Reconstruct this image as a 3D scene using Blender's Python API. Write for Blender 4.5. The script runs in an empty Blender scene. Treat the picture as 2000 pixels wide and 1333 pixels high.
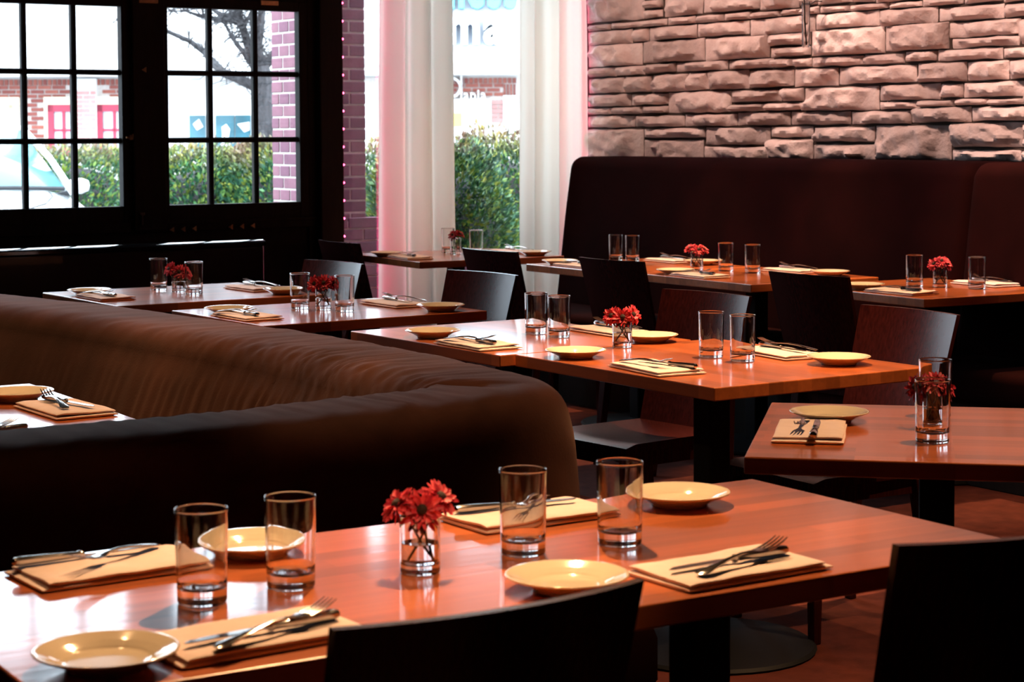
import bpy, bmesh, math, random
from mathutils import Vector, Matrix, noise
from math import sin, cos, pi, radians as R, sqrt, exp

S = bpy.context.scene
COL = S.collection
rnd = random.Random(11)

# ------------------------------------------------------------------ camera
YAW = R(33.0)
cam_d = bpy.data.cameras.new('camera')
cam = bpy.data.objects.new('camera', cam_d)
COL.objects.link(cam)
cam.location = (0, 0, 1.38)
cam.rotation_mode = 'XYZ'
_m = Matrix.Rotation(-YAW, 4, 'Z') @ Matrix.Rotation(R(90 - 2.9), 4, 'X') @ Matrix.Rotation(R(-0.26), 4, 'Z')
cam.rotation_euler = _m.to_euler()
cam_d.sensor_width = 36.0
cam_d.lens = 68.4
cam_d.shift_y = -0.108
cam_d.clip_end = 300
cam_d.dof.use_dof = True
cam_d.dof.focus_distance = 5.2
cam_d.dof.aperture_fstop = 10.0
S.camera = cam

# ------------------------------------------------------------------ sky, lamps, exposure
S.view_settings.view_transform = 'Standard'
S.view_settings.look = 'None'
S.view_settings.gamma = 1.0
S.view_settings.use_curve_mapping = False
S.view_settings.exposure = 0.0
S.cycles.max_bounces = 10
S.cycles.diffuse_bounces = 4
S.cycles.glossy_bounces = 6
S.cycles.transmission_bounces = 10
S.cycles.transparent_max_bounces = 12
S.cycles.caustics_reflective = False
S.cycles.caustics_refractive = False
S.cycles.sample_clamp_indirect = 4.0
S.cycles.use_denoising = True

SKY = 8.0
w = bpy.data.worlds.new('overcast_sky')
S.world = w
w.use_nodes = True
wn = w.node_tree
bg = wn.nodes['Background']
bg.inputs[0].default_value = (0.80, 0.91, 1.0, 1)
bg.inputs[1].default_value = SKY

def portal(loc, rot, sx, sy):
    l = bpy.data.lights.new('portal', 'AREA')
    l.shape = 'RECTANGLE'; l.size = sx; l.size_y = sy
    l.cycles.is_portal = True
    o = bpy.data.objects.new('window_portal', l); COL.objects.link(o)
    o.location = loc; o.rotation_euler = rot
for (x0, x1, z0, z1) in ((2.05, 2.75, 1.0, 2.02), (2.85, 3.63, 1.0, 2.02), (3.86, 4.6, 1.0, 2.02), (4.84, 6.38, 0.1, 2.34), (2.85, 4.6, 2.14, 2.62)):
    portal(((x0 + x1) / 2, 9.2, (z0 + z1) / 2), (R(-90), 0, 0), x1 - x0, z1 - z0)

WARM = (1.0, 0.56, 0.26)
def downlight_or_fill(x, y, power, tx=None, ty=None, size=50, z=2.72, radius=0.022, col=WARM, blend=0.6):  # ceiling downlights, plus the added fills marked in the list
    l = bpy.data.lights.new('downlight_or_fill', 'SPOT')
    l.energy = power; l.color = col; l.spot_size = R(size); l.spot_blend = blend
    l.shadow_soft_size = radius
    o = bpy.data.objects.new('downlight_or_fill', l); COL.objects.link(o)
    o.location = (x, y, z)
    d = Vector((tx if tx is not None else x, ty if ty is not None else y, 0.75)) - Vector((x, y, z))
    o.rotation_euler = d.to_track_quat('-Z', 'Y').to_euler()
LAMPS = [
    # x, y, power, target x, target y, cone
    (2.20, 3.45, 420, 1.50, 2.24, 42),
    (1.00, 3.50, 28, 1.05, 2.50, 44),
    (3.30, 2.75, 170, 2.95, 2.80, 50),
    (3.75, 4.30, 430, 3.40, 4.15, 46),
    (3.70, 5.25, 230, 3.35, 5.00, 46),
    (3.30, 6.25, 90, 3.20, 6.10, 44),
    (3.20, 7.20, 80, 3.10, 7.10, 44),
    (5.75, 5.60, 280, 5.60, 5.55, 44),
    (5.75, 6.60, 290, 5.50, 6.60, 44),
    (5.75, 7.50, 250, 5.45, 7.40, 44),
    (5.40, 8.50, 90, 5.20, 8.50, 46),
    (1.65, 4.55, 75, 1.45, 4.25, 36),
    (2.60, 4.90, 120, 2.20, 4.60, 50),  # added spot that warms the top of the long booth run
    (2.45, 3.75, 55, 2.15, 3.50, 40),  # added over the booth corner to brighten its top
    (2.35, 5.90, 120, 2.05, 5.75, 60),  # extra spot, added to brighten the far part of the booth back
    (4.05, 2.75, 150, 3.55, 3.75, 34),  # fill added to light the right edge of the middle table
    (1.25, 1.45, 110, 1.40, 2.36, 20),  # narrow fill added from the camera side to brighten the vase flowers
    (0.50, 4.40, 34, 2.15, 4.30, 44),  # weak fill added so that the inner pleats of the booth show
    (4.95, 4.60, 170, 4.95, 4.30, 60),
]
for (x, y, p, tx, ty, s) in LAMPS:
    downlight_or_fill(x, y, p, tx, ty, s)
# wall washers in front of the stone wall
for (x, y, p, sz) in ((5.35, 8.2, 75, 85), (5.35, 7.2, 75, 85), (5.35, 6.1, 115, 85), (5.35, 5.0, 200, 85), (6.12, 7.05, 55, 44)):
    l = bpy.data.lights.new('wall_washer', 'SPOT')
    l.energy = p; l.color = (1.0, 0.64, 0.52); l.spot_size = R(sz); l.spot_blend = 0.8; l.shadow_soft_size = 0.03
    o = bpy.data.objects.new('wall_washer', l); COL.objects.link(o)
    o.location = (x, y, 2.75)
    o.rotation_euler = (Vector((6.4, y, 1.6)) - o.location).to_track_quat('-Z', 'Y').to_euler()

# ------------------------------------------------------------------ materials
def new_mat(name):
    m = bpy.data.materials.new(name); m.use_nodes = True
    nt = m.node_tree
    return m, nt, nt.nodes['Principled BSDF']

def bump(nt, bsdf, scale, strength, dist=0.01, detail=4, stretch=None, kind='noise'):
    tc = nt.nodes.new('ShaderNodeTexCoord')
    mp = nt.nodes.new('ShaderNodeMapping')
    if stretch: mp.inputs['Scale'].default_value = stretch
    nt.links.new(tc.outputs['Object'], mp.inputs[0])
    if kind == 'noise':
        n = nt.nodes.new('ShaderNodeTexNoise'); n.inputs['Scale'].default_value = scale; n.inputs['Detail'].default_value = detail
    else:
        n = nt.nodes.new('ShaderNodeTexVoronoi'); n.inputs['Scale'].default_value = scale
    nt.links.new(mp.outputs[0], n.inputs['Vector'])
    b = nt.nodes.new('ShaderNodeBump'); b.inputs['Strength'].default_value = strength; b.inputs['Distance'].default_value = dist
    nt.links.new(n.outputs[0], b.inputs['Height'])
    nt.links.new(b.outputs[0], bsdf.inputs['Normal'])
    return n

def plain(name, col, rough=0.5, metal=0.0, var=0.0, vscale=6.0, bmp=None, sheen=0.0, coat=0.0, spec=None, stretch=None, coat_rough=0.05):
    m, nt, b = new_mat(name)
    b.inputs['Base Color'].default_value = (*col, 1)
    b.inputs['Roughness'].default_value = rough
    b.inputs['Metallic'].default_value = metal
    if spec is not None: b.inputs['Specular IOR Level'].default_value = spec
    if sheen:
        b.inputs['Sheen Weight'].default_value = sheen; b.inputs['Sheen Roughness'].default_value = 0.35
        b.inputs['Sheen Tint'].default_value = (0.9, 0.6, 0.5, 1)
    if coat:
        b.inputs['Coat Weight'].default_value = coat; b.inputs['Coat Roughness'].default_value = coat_rough
    if var:
        tc = nt.nodes.new('ShaderNodeTexCoord'); mp = nt.nodes.new('ShaderNodeMapping')
        if stretch: mp.inputs['Scale'].default_value = stretch
        n = nt.nodes.new('ShaderNodeTexNoise'); n.inputs['Scale'].default_value = vscale; n.inputs['Detail'].default_value = 5
        r = nt.nodes.new('ShaderNodeValToRGB')
        r.color_ramp.elements[0].position = 0.3; r.color_ramp.elements[1].position = 0.7
        r.color_ramp.elements[0].color = (*[c * (1 - var) for c in col], 1)
        r.color_ramp.elements[1].color = (*[min(1, c * (1 + var)) for c in col], 1)
        nt.links.new(tc.outputs['Object'], mp.inputs[0]); nt.links.new(mp.outputs[0], n.inputs['Vector'])
        nt.links.new(n.outputs[0], r.inputs[0]); nt.links.new(r.outputs[0], b.inputs['Base Color'])
    if bmp: bump(nt, b, *bmp)
    return m

def per_object(name, c0, c1, rough=0.8, bmp=None, noise_mix=0.25, nscale=9.0, translucent=0.0, per_island=False, c2=None):
    """colour varies from piece to piece, with a little grain inside each"""
    m, nt, b = new_mat(name)
    b.inputs['Roughness'].default_value = rough
    if per_island:
        src = nt.nodes.new('ShaderNodeNewGeometry').outputs['Random Per Island']
    else:
        src = nt.nodes.new('ShaderNodeObjectInfo').outputs['Random']
    r = nt.nodes.new('ShaderNodeValToRGB')
    r.color_ramp.elements[0].color = (*c0, 1); r.color_ramp.elements[1].color = (*c1, 1)
    if c2:
        e = r.color_ramp.elements.new(0.5); e.color = (*c2, 1)
    nt.links.new(src, r.inputs[0])
    tc = nt.nodes.new('ShaderNodeTexCoord')
    n = nt.nodes.new('ShaderNodeTexNoise'); n.inputs['Scale'].default_value = nscale; n.inputs['Detail'].default_value = 6
    nt.links.new(tc.outputs['Object'], n.inputs['Vector'])
    mx = nt.nodes.new('ShaderNodeMix'); mx.data_type = 'RGBA'; mx.blend_type = 'OVERLAY'
    mx.inputs['Factor'].default_value = noise_mix
    nt.links.new(r.outputs[0], mx.inputs['A']); nt.links.new(n.outputs[0], mx.inputs['B'])
    nt.links.new(mx.outputs['Result'], b.inputs['Base Color'])
    if bmp: bump(nt, b, *bmp)
    return m

def wood_top(name, col, rough=0.3):
    """butcher block: staves along local x, each with its own tint"""
    m, nt, b = new_mat(name)
    tc = nt.nodes.new('ShaderNodeTexCoord')
    br = nt.nodes.new('ShaderNodeTexBrick')
    br.inputs['Scale'].default_value = 1.0
    br.inputs['Mortar Size'].default_value = 0.0
    br.inputs['Brick Width'].default_value = 0.38
    br.inputs['Row Height'].default_value = 0.048
    br.inputs['Color1'].default_value = (*[c * 0.72 for c in col], 1)
    br.inputs['Color2'].default_value = (*[min(1, c * 1.25) for c in col], 1)
    nt.links.new(tc.outputs['Object'], br.inputs['Vector'])
    mp = nt.nodes.new('ShaderNodeMapping'); mp.inputs['Scale'].default_value = (2.0, 34.0, 34.0)
    nt.links.new(tc.outputs['Object'], mp.inputs[0])
    n = nt.nodes.new('ShaderNodeTexNoise'); n.inputs['Scale'].default_value = 1.6; n.inputs['Detail'].default_value = 6; n.inputs['Distortion'].default_value = 0.6
    nt.links.new(mp.outputs[0], n.inputs['Vector'])
    mx = nt.nodes.new('ShaderNodeMix'); mx.data_type = 'RGBA'; mx.blend_type = 'OVERLAY'; mx.inputs['Factor'].default_value = 0.32
    nt.links.new(br.outputs['Color'], mx.inputs['A']); nt.links.new(n.outputs[0], mx.inputs['B'])
    nt.links.new(mx.outputs['Result'], b.inputs['Base Color'])
    b.inputs['Roughness'].default_value = rough
    b.inputs['Coat Weight'].default_value = 0.7
    b.inputs['Coat Roughness'].default_value = 0.09
    bp = nt.nodes.new('ShaderNodeBump'); bp.inputs['Strength'].default_value = 0.06; bp.inputs['Distance'].default_value = 0.002
    nt.links.new(n.outputs[0], bp.inputs['Height']); nt.links.new(bp.outputs[0], b.inputs['Normal'])
    nt.links.new(bp.outputs[0], b.inputs['Coat Normal'])
    return m

def glass_mat(name, col=(1, 1, 1), ior=1.5, rough=0.0):
    m = bpy.data.materials.new(name); m.use_nodes = True
    nt = m.node_tree; nt.nodes.clear()
    o = nt.nodes.new('ShaderNodeOutputMaterial'); g = nt.nodes.new('ShaderNodeBsdfGlass')
    g.inputs['Color'].default_value = (*col, 1); g.inputs['IOR'].default_value = ior; g.inputs['Roughness'].default_value = rough
    nt.links.new(g.outputs[0], o.inputs[0])
    return m

def pane_mat(name, tint=(0.96, 0.98, 1.0)):
    m = bpy.data.materials.new(name); m.use_nodes = True
    nt = m.node_tree; nt.nodes.clear()
    o = nt.nodes.new('ShaderNodeOutputMaterial'); t = nt.nodes.new('ShaderNodeBsdfTransparent'); g = nt.nodes.new('ShaderNodeBsdfGlossy')
    f = nt.nodes.new('ShaderNodeFresnel'); mx = nt.nodes.new('ShaderNodeMixShader')
    t.inputs[0].default_value = (*tint, 1); g.inputs['Roughness'].default_value = 0.01
    f.inputs[0].default_value = 1.35
    nt.links.new(f.outputs[0], mx.inputs[0]); nt.links.new(t.outputs[0], mx.inputs[1]); nt.links.new(g.outputs[0], mx.inputs[2]); nt.links.new(mx.outputs[0], o.inputs[0])
    return m

def cloth_mat(name, col, trans=0.45):
    m = bpy.data.materials.new(name); m.use_nodes = True
    nt = m.node_tree; nt.nodes.clear()
    o = nt.nodes.new('ShaderNodeOutputMaterial'); d = nt.nodes.new('ShaderNodeBsdfDiffuse'); t = nt.nodes.new('ShaderNodeBsdfTranslucent'); mx = nt.nodes.new('ShaderNodeMixShader')
    tc = nt.nodes.new('ShaderNodeTexCoord'); n = nt.nodes.new('ShaderNodeTexNoise'); n.inputs['Scale'].default_value = 240; n.inputs['Detail'].default_value = 2
    b = nt.nodes.new('ShaderNodeBump'); b.inputs['Strength'].default_value = 0.15; b.inputs['Distance'].default_value = 0.002
    nt.links.new(tc.outputs['Object'], n.inputs['Vector']); nt.links.new(n.outputs[0], b.inputs['Height']); nt.links.new(b.outputs[0], d.inputs['Normal'])
    d.inputs[0].default_value = (*col, 1); t.inputs[0].default_value = (*col, 1); mx.inputs[0].default_value = trans
    nt.links.new(d.outputs[0], mx.inputs[1]); nt.links.new(t.outputs[0], mx.inputs[2]); nt.links.new(mx.outputs[0], o.inputs[0])
    return m

def glow_mat(name, col, strength):
    m = bpy.data.materials.new(name); m.use_nodes = True
    nt = m.node_tree; nt.nodes.clear()
    o = nt.nodes.new('ShaderNodeOutputMaterial'); e = nt.nodes.new('ShaderNodeEmission')
    e.inputs[0].default_value = (*col, 1); e.inputs[1].default_value = strength
    nt.links.new(e.outputs[0], o.inputs[0])
    return m

def leaf_mat(name):
    """new growth at the top of the shrub is red, the rest runs from dark green to yellow green"""
    m, nt, b = new_mat(name)
    g = nt.nodes.new('ShaderNodeNewGeometry')
    r = nt.nodes.new('ShaderNodeValToRGB')
    els = r.color_ramp.elements
    els[0].color = (0.02, 0.075, 0.055, 1); els[1].color = (0.40, 0.42, 0.07, 1)
    e = els.new(0.45); e.color = (0.05, 0.17, 0.085, 1)
    e = els.new(0.75); e.color = (0.16, 0.30, 0.07, 1)
    nt.links.new(g.outputs['Random Per Island'], r.inputs[0])
    tc = nt.nodes.new('ShaderNodeTexCoord'); sx = nt.nodes.new('ShaderNodeSeparateXYZ'); nt.links.new(tc.outputs['Generated'], sx.inputs[0])
    n = nt.nodes.new('ShaderNodeTexNoise'); n.inputs['Scale'].default_value = 3.0; nt.links.new(tc.outputs['Object'], n.inputs['Vector'])
    ad = nt.nodes.new('ShaderNodeMath'); ad.operation = 'MULTIPLY_ADD'; ad.inputs[1].default_value = 0.55
    nt.links.new(n.outputs[0], ad.inputs[0]); nt.links.new(sx.outputs['Z'], ad.inputs[2])
    mr = nt.nodes.new('ShaderNodeMapRange'); mr.inputs[1].default_value = 1.10; mr.inputs[2].default_value = 1.34; mr.inputs[4].default_value = 0.65
    nt.links.new(ad.outputs[0], mr.inputs[0])
    mx = nt.nodes.new('ShaderNodeMix'); mx.data_type = 'RGBA'
    nt.links.new(mr.outputs[0], mx.inputs['Factor']); nt.links.new(r.outputs[0], mx.inputs['A']); mx.inputs['B'].default_value = (0.52, 0.20, 0.15, 1)
    nt.links.new(mx.outputs['Result'], b.inputs['Base Color']); b.inputs['Roughness'].default_value = 0.35
    return m

M = {}
M['table'] = wood_top('cherry_butcher_block', (0.49, 0.128, 0.038))
M['dark_wood'] = plain('dark_stained_beech', (0.034, 0.0058, 0.0058), 0.27, var=0.35, vscale=5, stretch=(30, 30, 1.5), spec=0.28)
M['frame_wood'] = plain('black_brown_painted_wood', (0.010, 0.0065, 0.005), 0.7, spec=0.25, var=0.4, vscale=4, stretch=(12, 12, 1.5))
M['iron'] = plain('black_powder_coat', (0.009, 0.010, 0.013), 0.6, spec=0.2, bmp=(180, 0.1, 0.001))
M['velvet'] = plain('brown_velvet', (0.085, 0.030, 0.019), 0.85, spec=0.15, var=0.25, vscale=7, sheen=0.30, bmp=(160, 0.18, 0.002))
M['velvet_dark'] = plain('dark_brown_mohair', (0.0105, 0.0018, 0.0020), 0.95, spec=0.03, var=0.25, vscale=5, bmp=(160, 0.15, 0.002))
M['leather'] = plain('black_polished_leather', (0.008, 0.007, 0.008), 0.28, coat=0.5)
M['lacquer'] = plain('black_gloss_lacquer', (0.012, 0.012, 0.013), 0.10, coat=1.0)
M['floor'] = plain('terracotta_carpet', (0.11, 0.026, 0.018), 0.9, spec=0.15, var=0.3, vscale=14, bmp=(220, 0.3, 0.004))
M['ceiling'] = plain('dark_ceiling_paint', (0.05, 0.035, 0.03), 0.9, var=0.1, vscale=3)
M['wall_paint'] = plain('dark_wall_paint', (0.06, 0.03, 0.022), 0.85, var=0.15, vscale=3)
M['mortar'] = plain('dark_recessed_mortar', (0.035, 0.022, 0.016), 0.95, var=0.3, vscale=30)
M['stone'] = per_object('split_limestone', (0.43, 0.34, 0.32), (0.66, 0.54, 0.51), 0.9, (70, 0.7, 0.006, 8), 0.4, 14)
M['china'] = plain('cream_glazed_china', (0.82, 0.71, 0.55), 0.12, coat=0.6, coat_rough=0.03, var=0.03, vscale=20)
M['linen'] = plain('white_linen', (0.88, 0.71, 0.67), 0.85, var=0.04, vscale=40, bmp=(420, 0.25, 0.001), sheen=0.1)
M['steel'] = plain('polished_steel', (0.62, 0.60, 0.58), 0.13, 1.0, var=0.06, vscale=40)
M['glass'] = glass_mat('clear_glass')
M['water'] = glass_mat('water', (0.93, 0.95, 0.97), 1.33)
M['pane'] = pane_mat('window_glass')
M['curtain'] = cloth_mat('cream_curtain', (0.93, 0.86, 0.75), 0.56)
M['petal'] = per_object('red_petal', (0.52, 0.012, 0.055), (0.95, 0.10, 0.14), 0.55, None, 0.2, 30, per_island=True)
M['petal_dark'] = per_object('crimson_petal', (0.28, 0.006, 0.03), (0.55, 0.02, 0.05), 0.55, None, 0.2, 30, per_island=True)
M['petal_pink'] = per_object('pink_red_petal', (0.62, 0.03, 0.12), (0.92, 0.11, 0.20), 0.55, None, 0.2, 30, per_island=True)
M['flower_eye'] = plain('dark_flower_eye', (0.025, 0.008, 0.006), 0.8, bmp=(300, 0.6, 0.002))
M['stem'] = plain('green_stem', (0.035, 0.06, 0.015), 0.5, var=0.3, vscale=40)
M['brick'] = per_object('red_brick', (0.20, 0.082, 0.125), (0.29, 0.125, 0.16), 0.85, (60, 0.35, 0.004), 0.3, 14)
M['brick_far'] = per_object('far_red_brick', (0.24, 0.065, 0.055), (0.36, 0.11, 0.08), 0.9, (30, 0.3, 0.004), 0.25, 8)
M['brick_pink'] = per_object('pale_pink_brick', (0.55, 0.25, 0.24), (0.62, 0.32, 0.30), 0.9, (30, 0.3, 0.004), 0.25, 8)
M['mortar_light'] = plain('pale_mortar', (0.62, 0.56, 0.52), 0.95, var=0.12, vscale=30)
M['white_wall'] = plain('white_render', (0.82, 0.81, 0.79), 0.9, var=0.04, vscale=2)
M['cream_trim'] = plain('cream_trim', (0.80, 0.70, 0.52), 0.7, var=0.05, vscale=4)
M['red_paint'] = plain('red_window_paint', (0.42, 0.03, 0.07), 0.5, var=0.1, vscale=4)
M['far_glass'] = plain('pale_window_glass', (0.55, 0.68, 0.72), 0.08, var=0.2, vscale=1.5)
M['teal_glass'] = plain('teal_shop_glass', (0.03, 0.13, 0.17), 0.12, var=0.4, vscale=2.5)
M['asphalt'] = plain('pale_asphalt', (0.28, 0.28, 0.29), 0.95, var=0.15, vscale=3, bmp=(90, 0.3, 0.01))
M['sign_face'] = plain('pale_cyan_sign_face', (0.14, 0.62, 0.68), 0.5, var=0.03, vscale=3)
M['sign_white'] = plain('white_sign_face', (0.85, 0.88, 0.88), 0.5, var=0.03, vscale=3)
M['sign_side'] = plain('blue_sign_return', (0.03, 0.18, 0.36), 0.5, var=0.1, vscale=3)
M['yellow'] = plain('yellow_notice', (0.85, 0.72, 0.15), 0.7, var=0.05, vscale=5)
M['bark'] = plain('grey_bark', (0.045, 0.042, 0.045), 0.9, var=0.6, vscale=9, stretch=(3, 3, 0.8), bmp=(22, 0.8, 0.03))
M['leaf'] = leaf_mat('nandina_leaf')
M['car_paint'] = plain('white_car_paint', (0.80, 0.82, 0.83), 0.25, coat=1.0, var=0.02, vscale=2)
M['car_glass'] = plain('green_tinted_windscreen', (0.10, 0.32, 0.33), 0.05, coat=1.0, var=0.25, vscale=3)
M['car_black'] = plain('black_car_trim', (0.02, 0.02, 0.025), 0.5, var=0.2, vscale=20)
M['rubber'] = plain('tyre_rubber', (0.015, 0.015, 0.015), 0.8, var=0.2, vscale=20)
M['brass'] = plain('worn_brass', (0.45, 0.24, 0.12), 0.35, 1.0, var=0.2, vscale=60)
M['red_glow'] = glow_mat('red_rope_light', (1.0, 0.05, 0.16), 24.0)
M['pink_glow'] = glow_mat('pink_rope_light', (1.0, 0.08, 0.24), 16.0)

# ------------------------------------------------------------------ mesh helpers
def tag(o, label=None, cat=None, group=None, kind=None):
    if label: o['label'] = label
    if cat: o['category'] = cat
    if group: o['group'] = group
    if kind: o['kind'] = kind
    return o

def link(name, me, parent=None, loc=None, rz=None):
    o = bpy.data.objects.new(name, me); COL.objects.link(o)
    if parent: o.parent = parent
    if loc is not None: o.location = loc
    if rz is not None: o.rotation_euler = (0, 0, rz)
    return o

def empty(name, loc=(0, 0, 0), rz=0.0):
    o = bpy.data.objects.new(name, None); COL.objects.link(o)
    o.location = loc; o.rotation_euler = (0, 0, rz); o.empty_display_size = 0.1
    return o

class MB:
    """collects verts and faces for ONE mesh object"""
    def __init__(s): s.v = []; s.f = []
    def add(s, vs, fs):
        k = len(s.v); s.v += [tuple(p) for p in vs]; s.f += [tuple(i + k for i in q) for q in fs]; return s
    def box(s, x0, x1, y0, y1, z0, z1):
        return s.add([(x0, y0, z0), (x1, y0, z0), (x1, y1, z0), (x0, y1, z0), (x0, y0, z1), (x1, y0, z1), (x1, y1, z1), (x0, y1, z1)],
                     [(0, 3, 2, 1), (4, 5, 6, 7), (0, 1, 5, 4), (1, 2, 6, 5), (2, 3, 7, 6), (3, 0, 4, 7)])
    def tube(s, pts, rad, n=8, cap=True, sy=1.0):
        pts = [Vector(p) for p in pts]
        if not hasattr(rad, '__len__'): rad = [rad] * len(pts)
        vs = []; fs = []; up = None
        for i, p in enumerate(pts):
            t = (pts[min(i + 1, len(pts) - 1)] - pts[max(i - 1, 0)]).normalized()
            if up is None:
                up = t.orthogonal().normalized()
            a = (up - t * up.dot(t)).normalized(); up = a; b = t.cross(a)
            for k in range(n):
                q = 2 * pi * k / n
                vs.append(p + a * (cos(q) * rad[i]) + b * (sin(q) * rad[i] * sy))
        for i in range(len(pts) - 1):
            for k in range(n):
                fs.append((i * n + k, i * n + (k + 1) % n, (i + 1) * n + (k + 1) % n, (i + 1) * n + k))
        if cap:
            fs.append(tuple(range(n - 1, -1, -1))); fs.append(tuple((len(pts) - 1) * n + k for k in range(n)))
        return s.add(vs, fs)
    def lathe(s, prof, n=40, dense=0.0):
        """prof: (r, z) from the axis round to the axis; r == 0 at both ends"""
        if dense:   # support rings close to every corner keep the smooth shading true
            q = [prof[0]]
            for (a, b), (c, d) in zip(prof, prof[1:]):
                L = sqrt((c - a) ** 2 + (d - b) ** 2)
                if L > 3 * dense:
                    for t in (dense / L, 1 - dense / L): q.append((a + (c - a) * t, b + (d - b) * t))
                q.append((c, d))
            prof = q
        vs = []; fs = []; rings = []
        for (r, z) in prof:
            if r < 1e-6:
                rings.append([len(vs)]); vs.append((0, 0, z))
            else:
                rings.append(list(range(len(vs), len(vs) + n)))
                vs += [(r * cos(2 * pi * k / n), r * sin(2 * pi * k / n), z) for k in range(n)]
        for a, b in zip(rings, rings[1:]):
            for k in range(n):
                k2 = (k + 1) % n
                if len(a) == 1 and len(b) == 1: continue
                if len(a) == 1: fs.append((a[0], b[k2], b[k]))
                elif len(b) == 1: fs.append((a[k], a[k2], b[0]))
                else: fs.append((a[k], a[k2], b[k2], b[k]))
        return s.add(vs, fs)
    def prism(s, outline, z0, z1):
        n = len(outline)
        return s.add([(x, y, z0) for x, y in outline] + [(x, y, z1) for x, y in outline],
                     [tuple(range(n - 1, -1, -1)), tuple(range(n, 2 * n))] + [(k, (k + 1) % n, n + (k + 1) % n, n + k) for k in range(n)])
    def mesh(s, name, mat, smooth=False, bevel=0.0, seg=2, fix=True):
        me = bpy.data.meshes.new(name); me.from_pydata(s.v, [], s.f)
        if bevel or fix:
            bm = bmesh.new(); bm.from_mesh(me)
            if fix: bmesh.ops.recalc_face_normals(bm, faces=bm.faces)
            if bevel:
                es = [e for e in bm.edges if len(e.link_faces) == 2 and e.calc_face_angle(0) > 0.6]
                bmesh.ops.bevel(bm, geom=es, offset=bevel, segments=seg, profile=0.5, affect='EDGES', clamp_overlap=True)
            bm.to_mesh(me); bm.free()
        if smooth:
            me.shade_smooth()
            if smooth != 'all': me.set_sharp_from_angle(angle=R(40))
        if isinstance(mat, (list, tuple)):
            for q in mat: me.materials.append(q)
        else: me.materials.append(mat)
        return me
    def obj(s, name, mat, parent=None, loc=None, smooth=False, bevel=0.0, seg=2, rz=None):
        return link(name, s.mesh(name, mat, smooth, bevel, seg), parent, loc, rz)

def fbm(p, o=4):
    return noise.fractal(Vector(p), 1.0, 2.0, o)

def copy_tree(root, loc, rz):
    r = root.copy(); COL.objects.link(r); r.location = loc; r.rotation_euler = (root.rotation_euler[0], root.rotation_euler[1], rz)
    for ch in root.children:
        c = ch.copy(); COL.objects.link(c); c.parent = r
        for g in ch.children:
            d = g.copy(); COL.objects.link(d); d.parent = c
    return r

# ================================================================== THE SETTING
WX, WY = 6.40, 9.10        # inner faces of the stone wall and of the window wall
def struct(name, mb, mat, parent=None, **k):
    o = mb.obj(name, mat, parent, **k)
    if parent is None: o['kind'] = 'structure'
    return o

struct('floor', MB().box(-3.0, 6.6, -3.2, 9.3, -0.12, 0.0), M['floor'])
struct('ceiling', MB().box(-3.0, 6.75, -3.2, 9.35, 2.9, 3.02), M['ceiling'])
struct('wall_left', MB().box(-3.12, -3.0, -3.2, 9.3, 0.0, 2.9), M['wall_paint'])
struct('wall_front', MB().box(-3.0, 6.6, -3.32, -3.2, 0.0, 2.9), M['wall_paint'])

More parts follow.
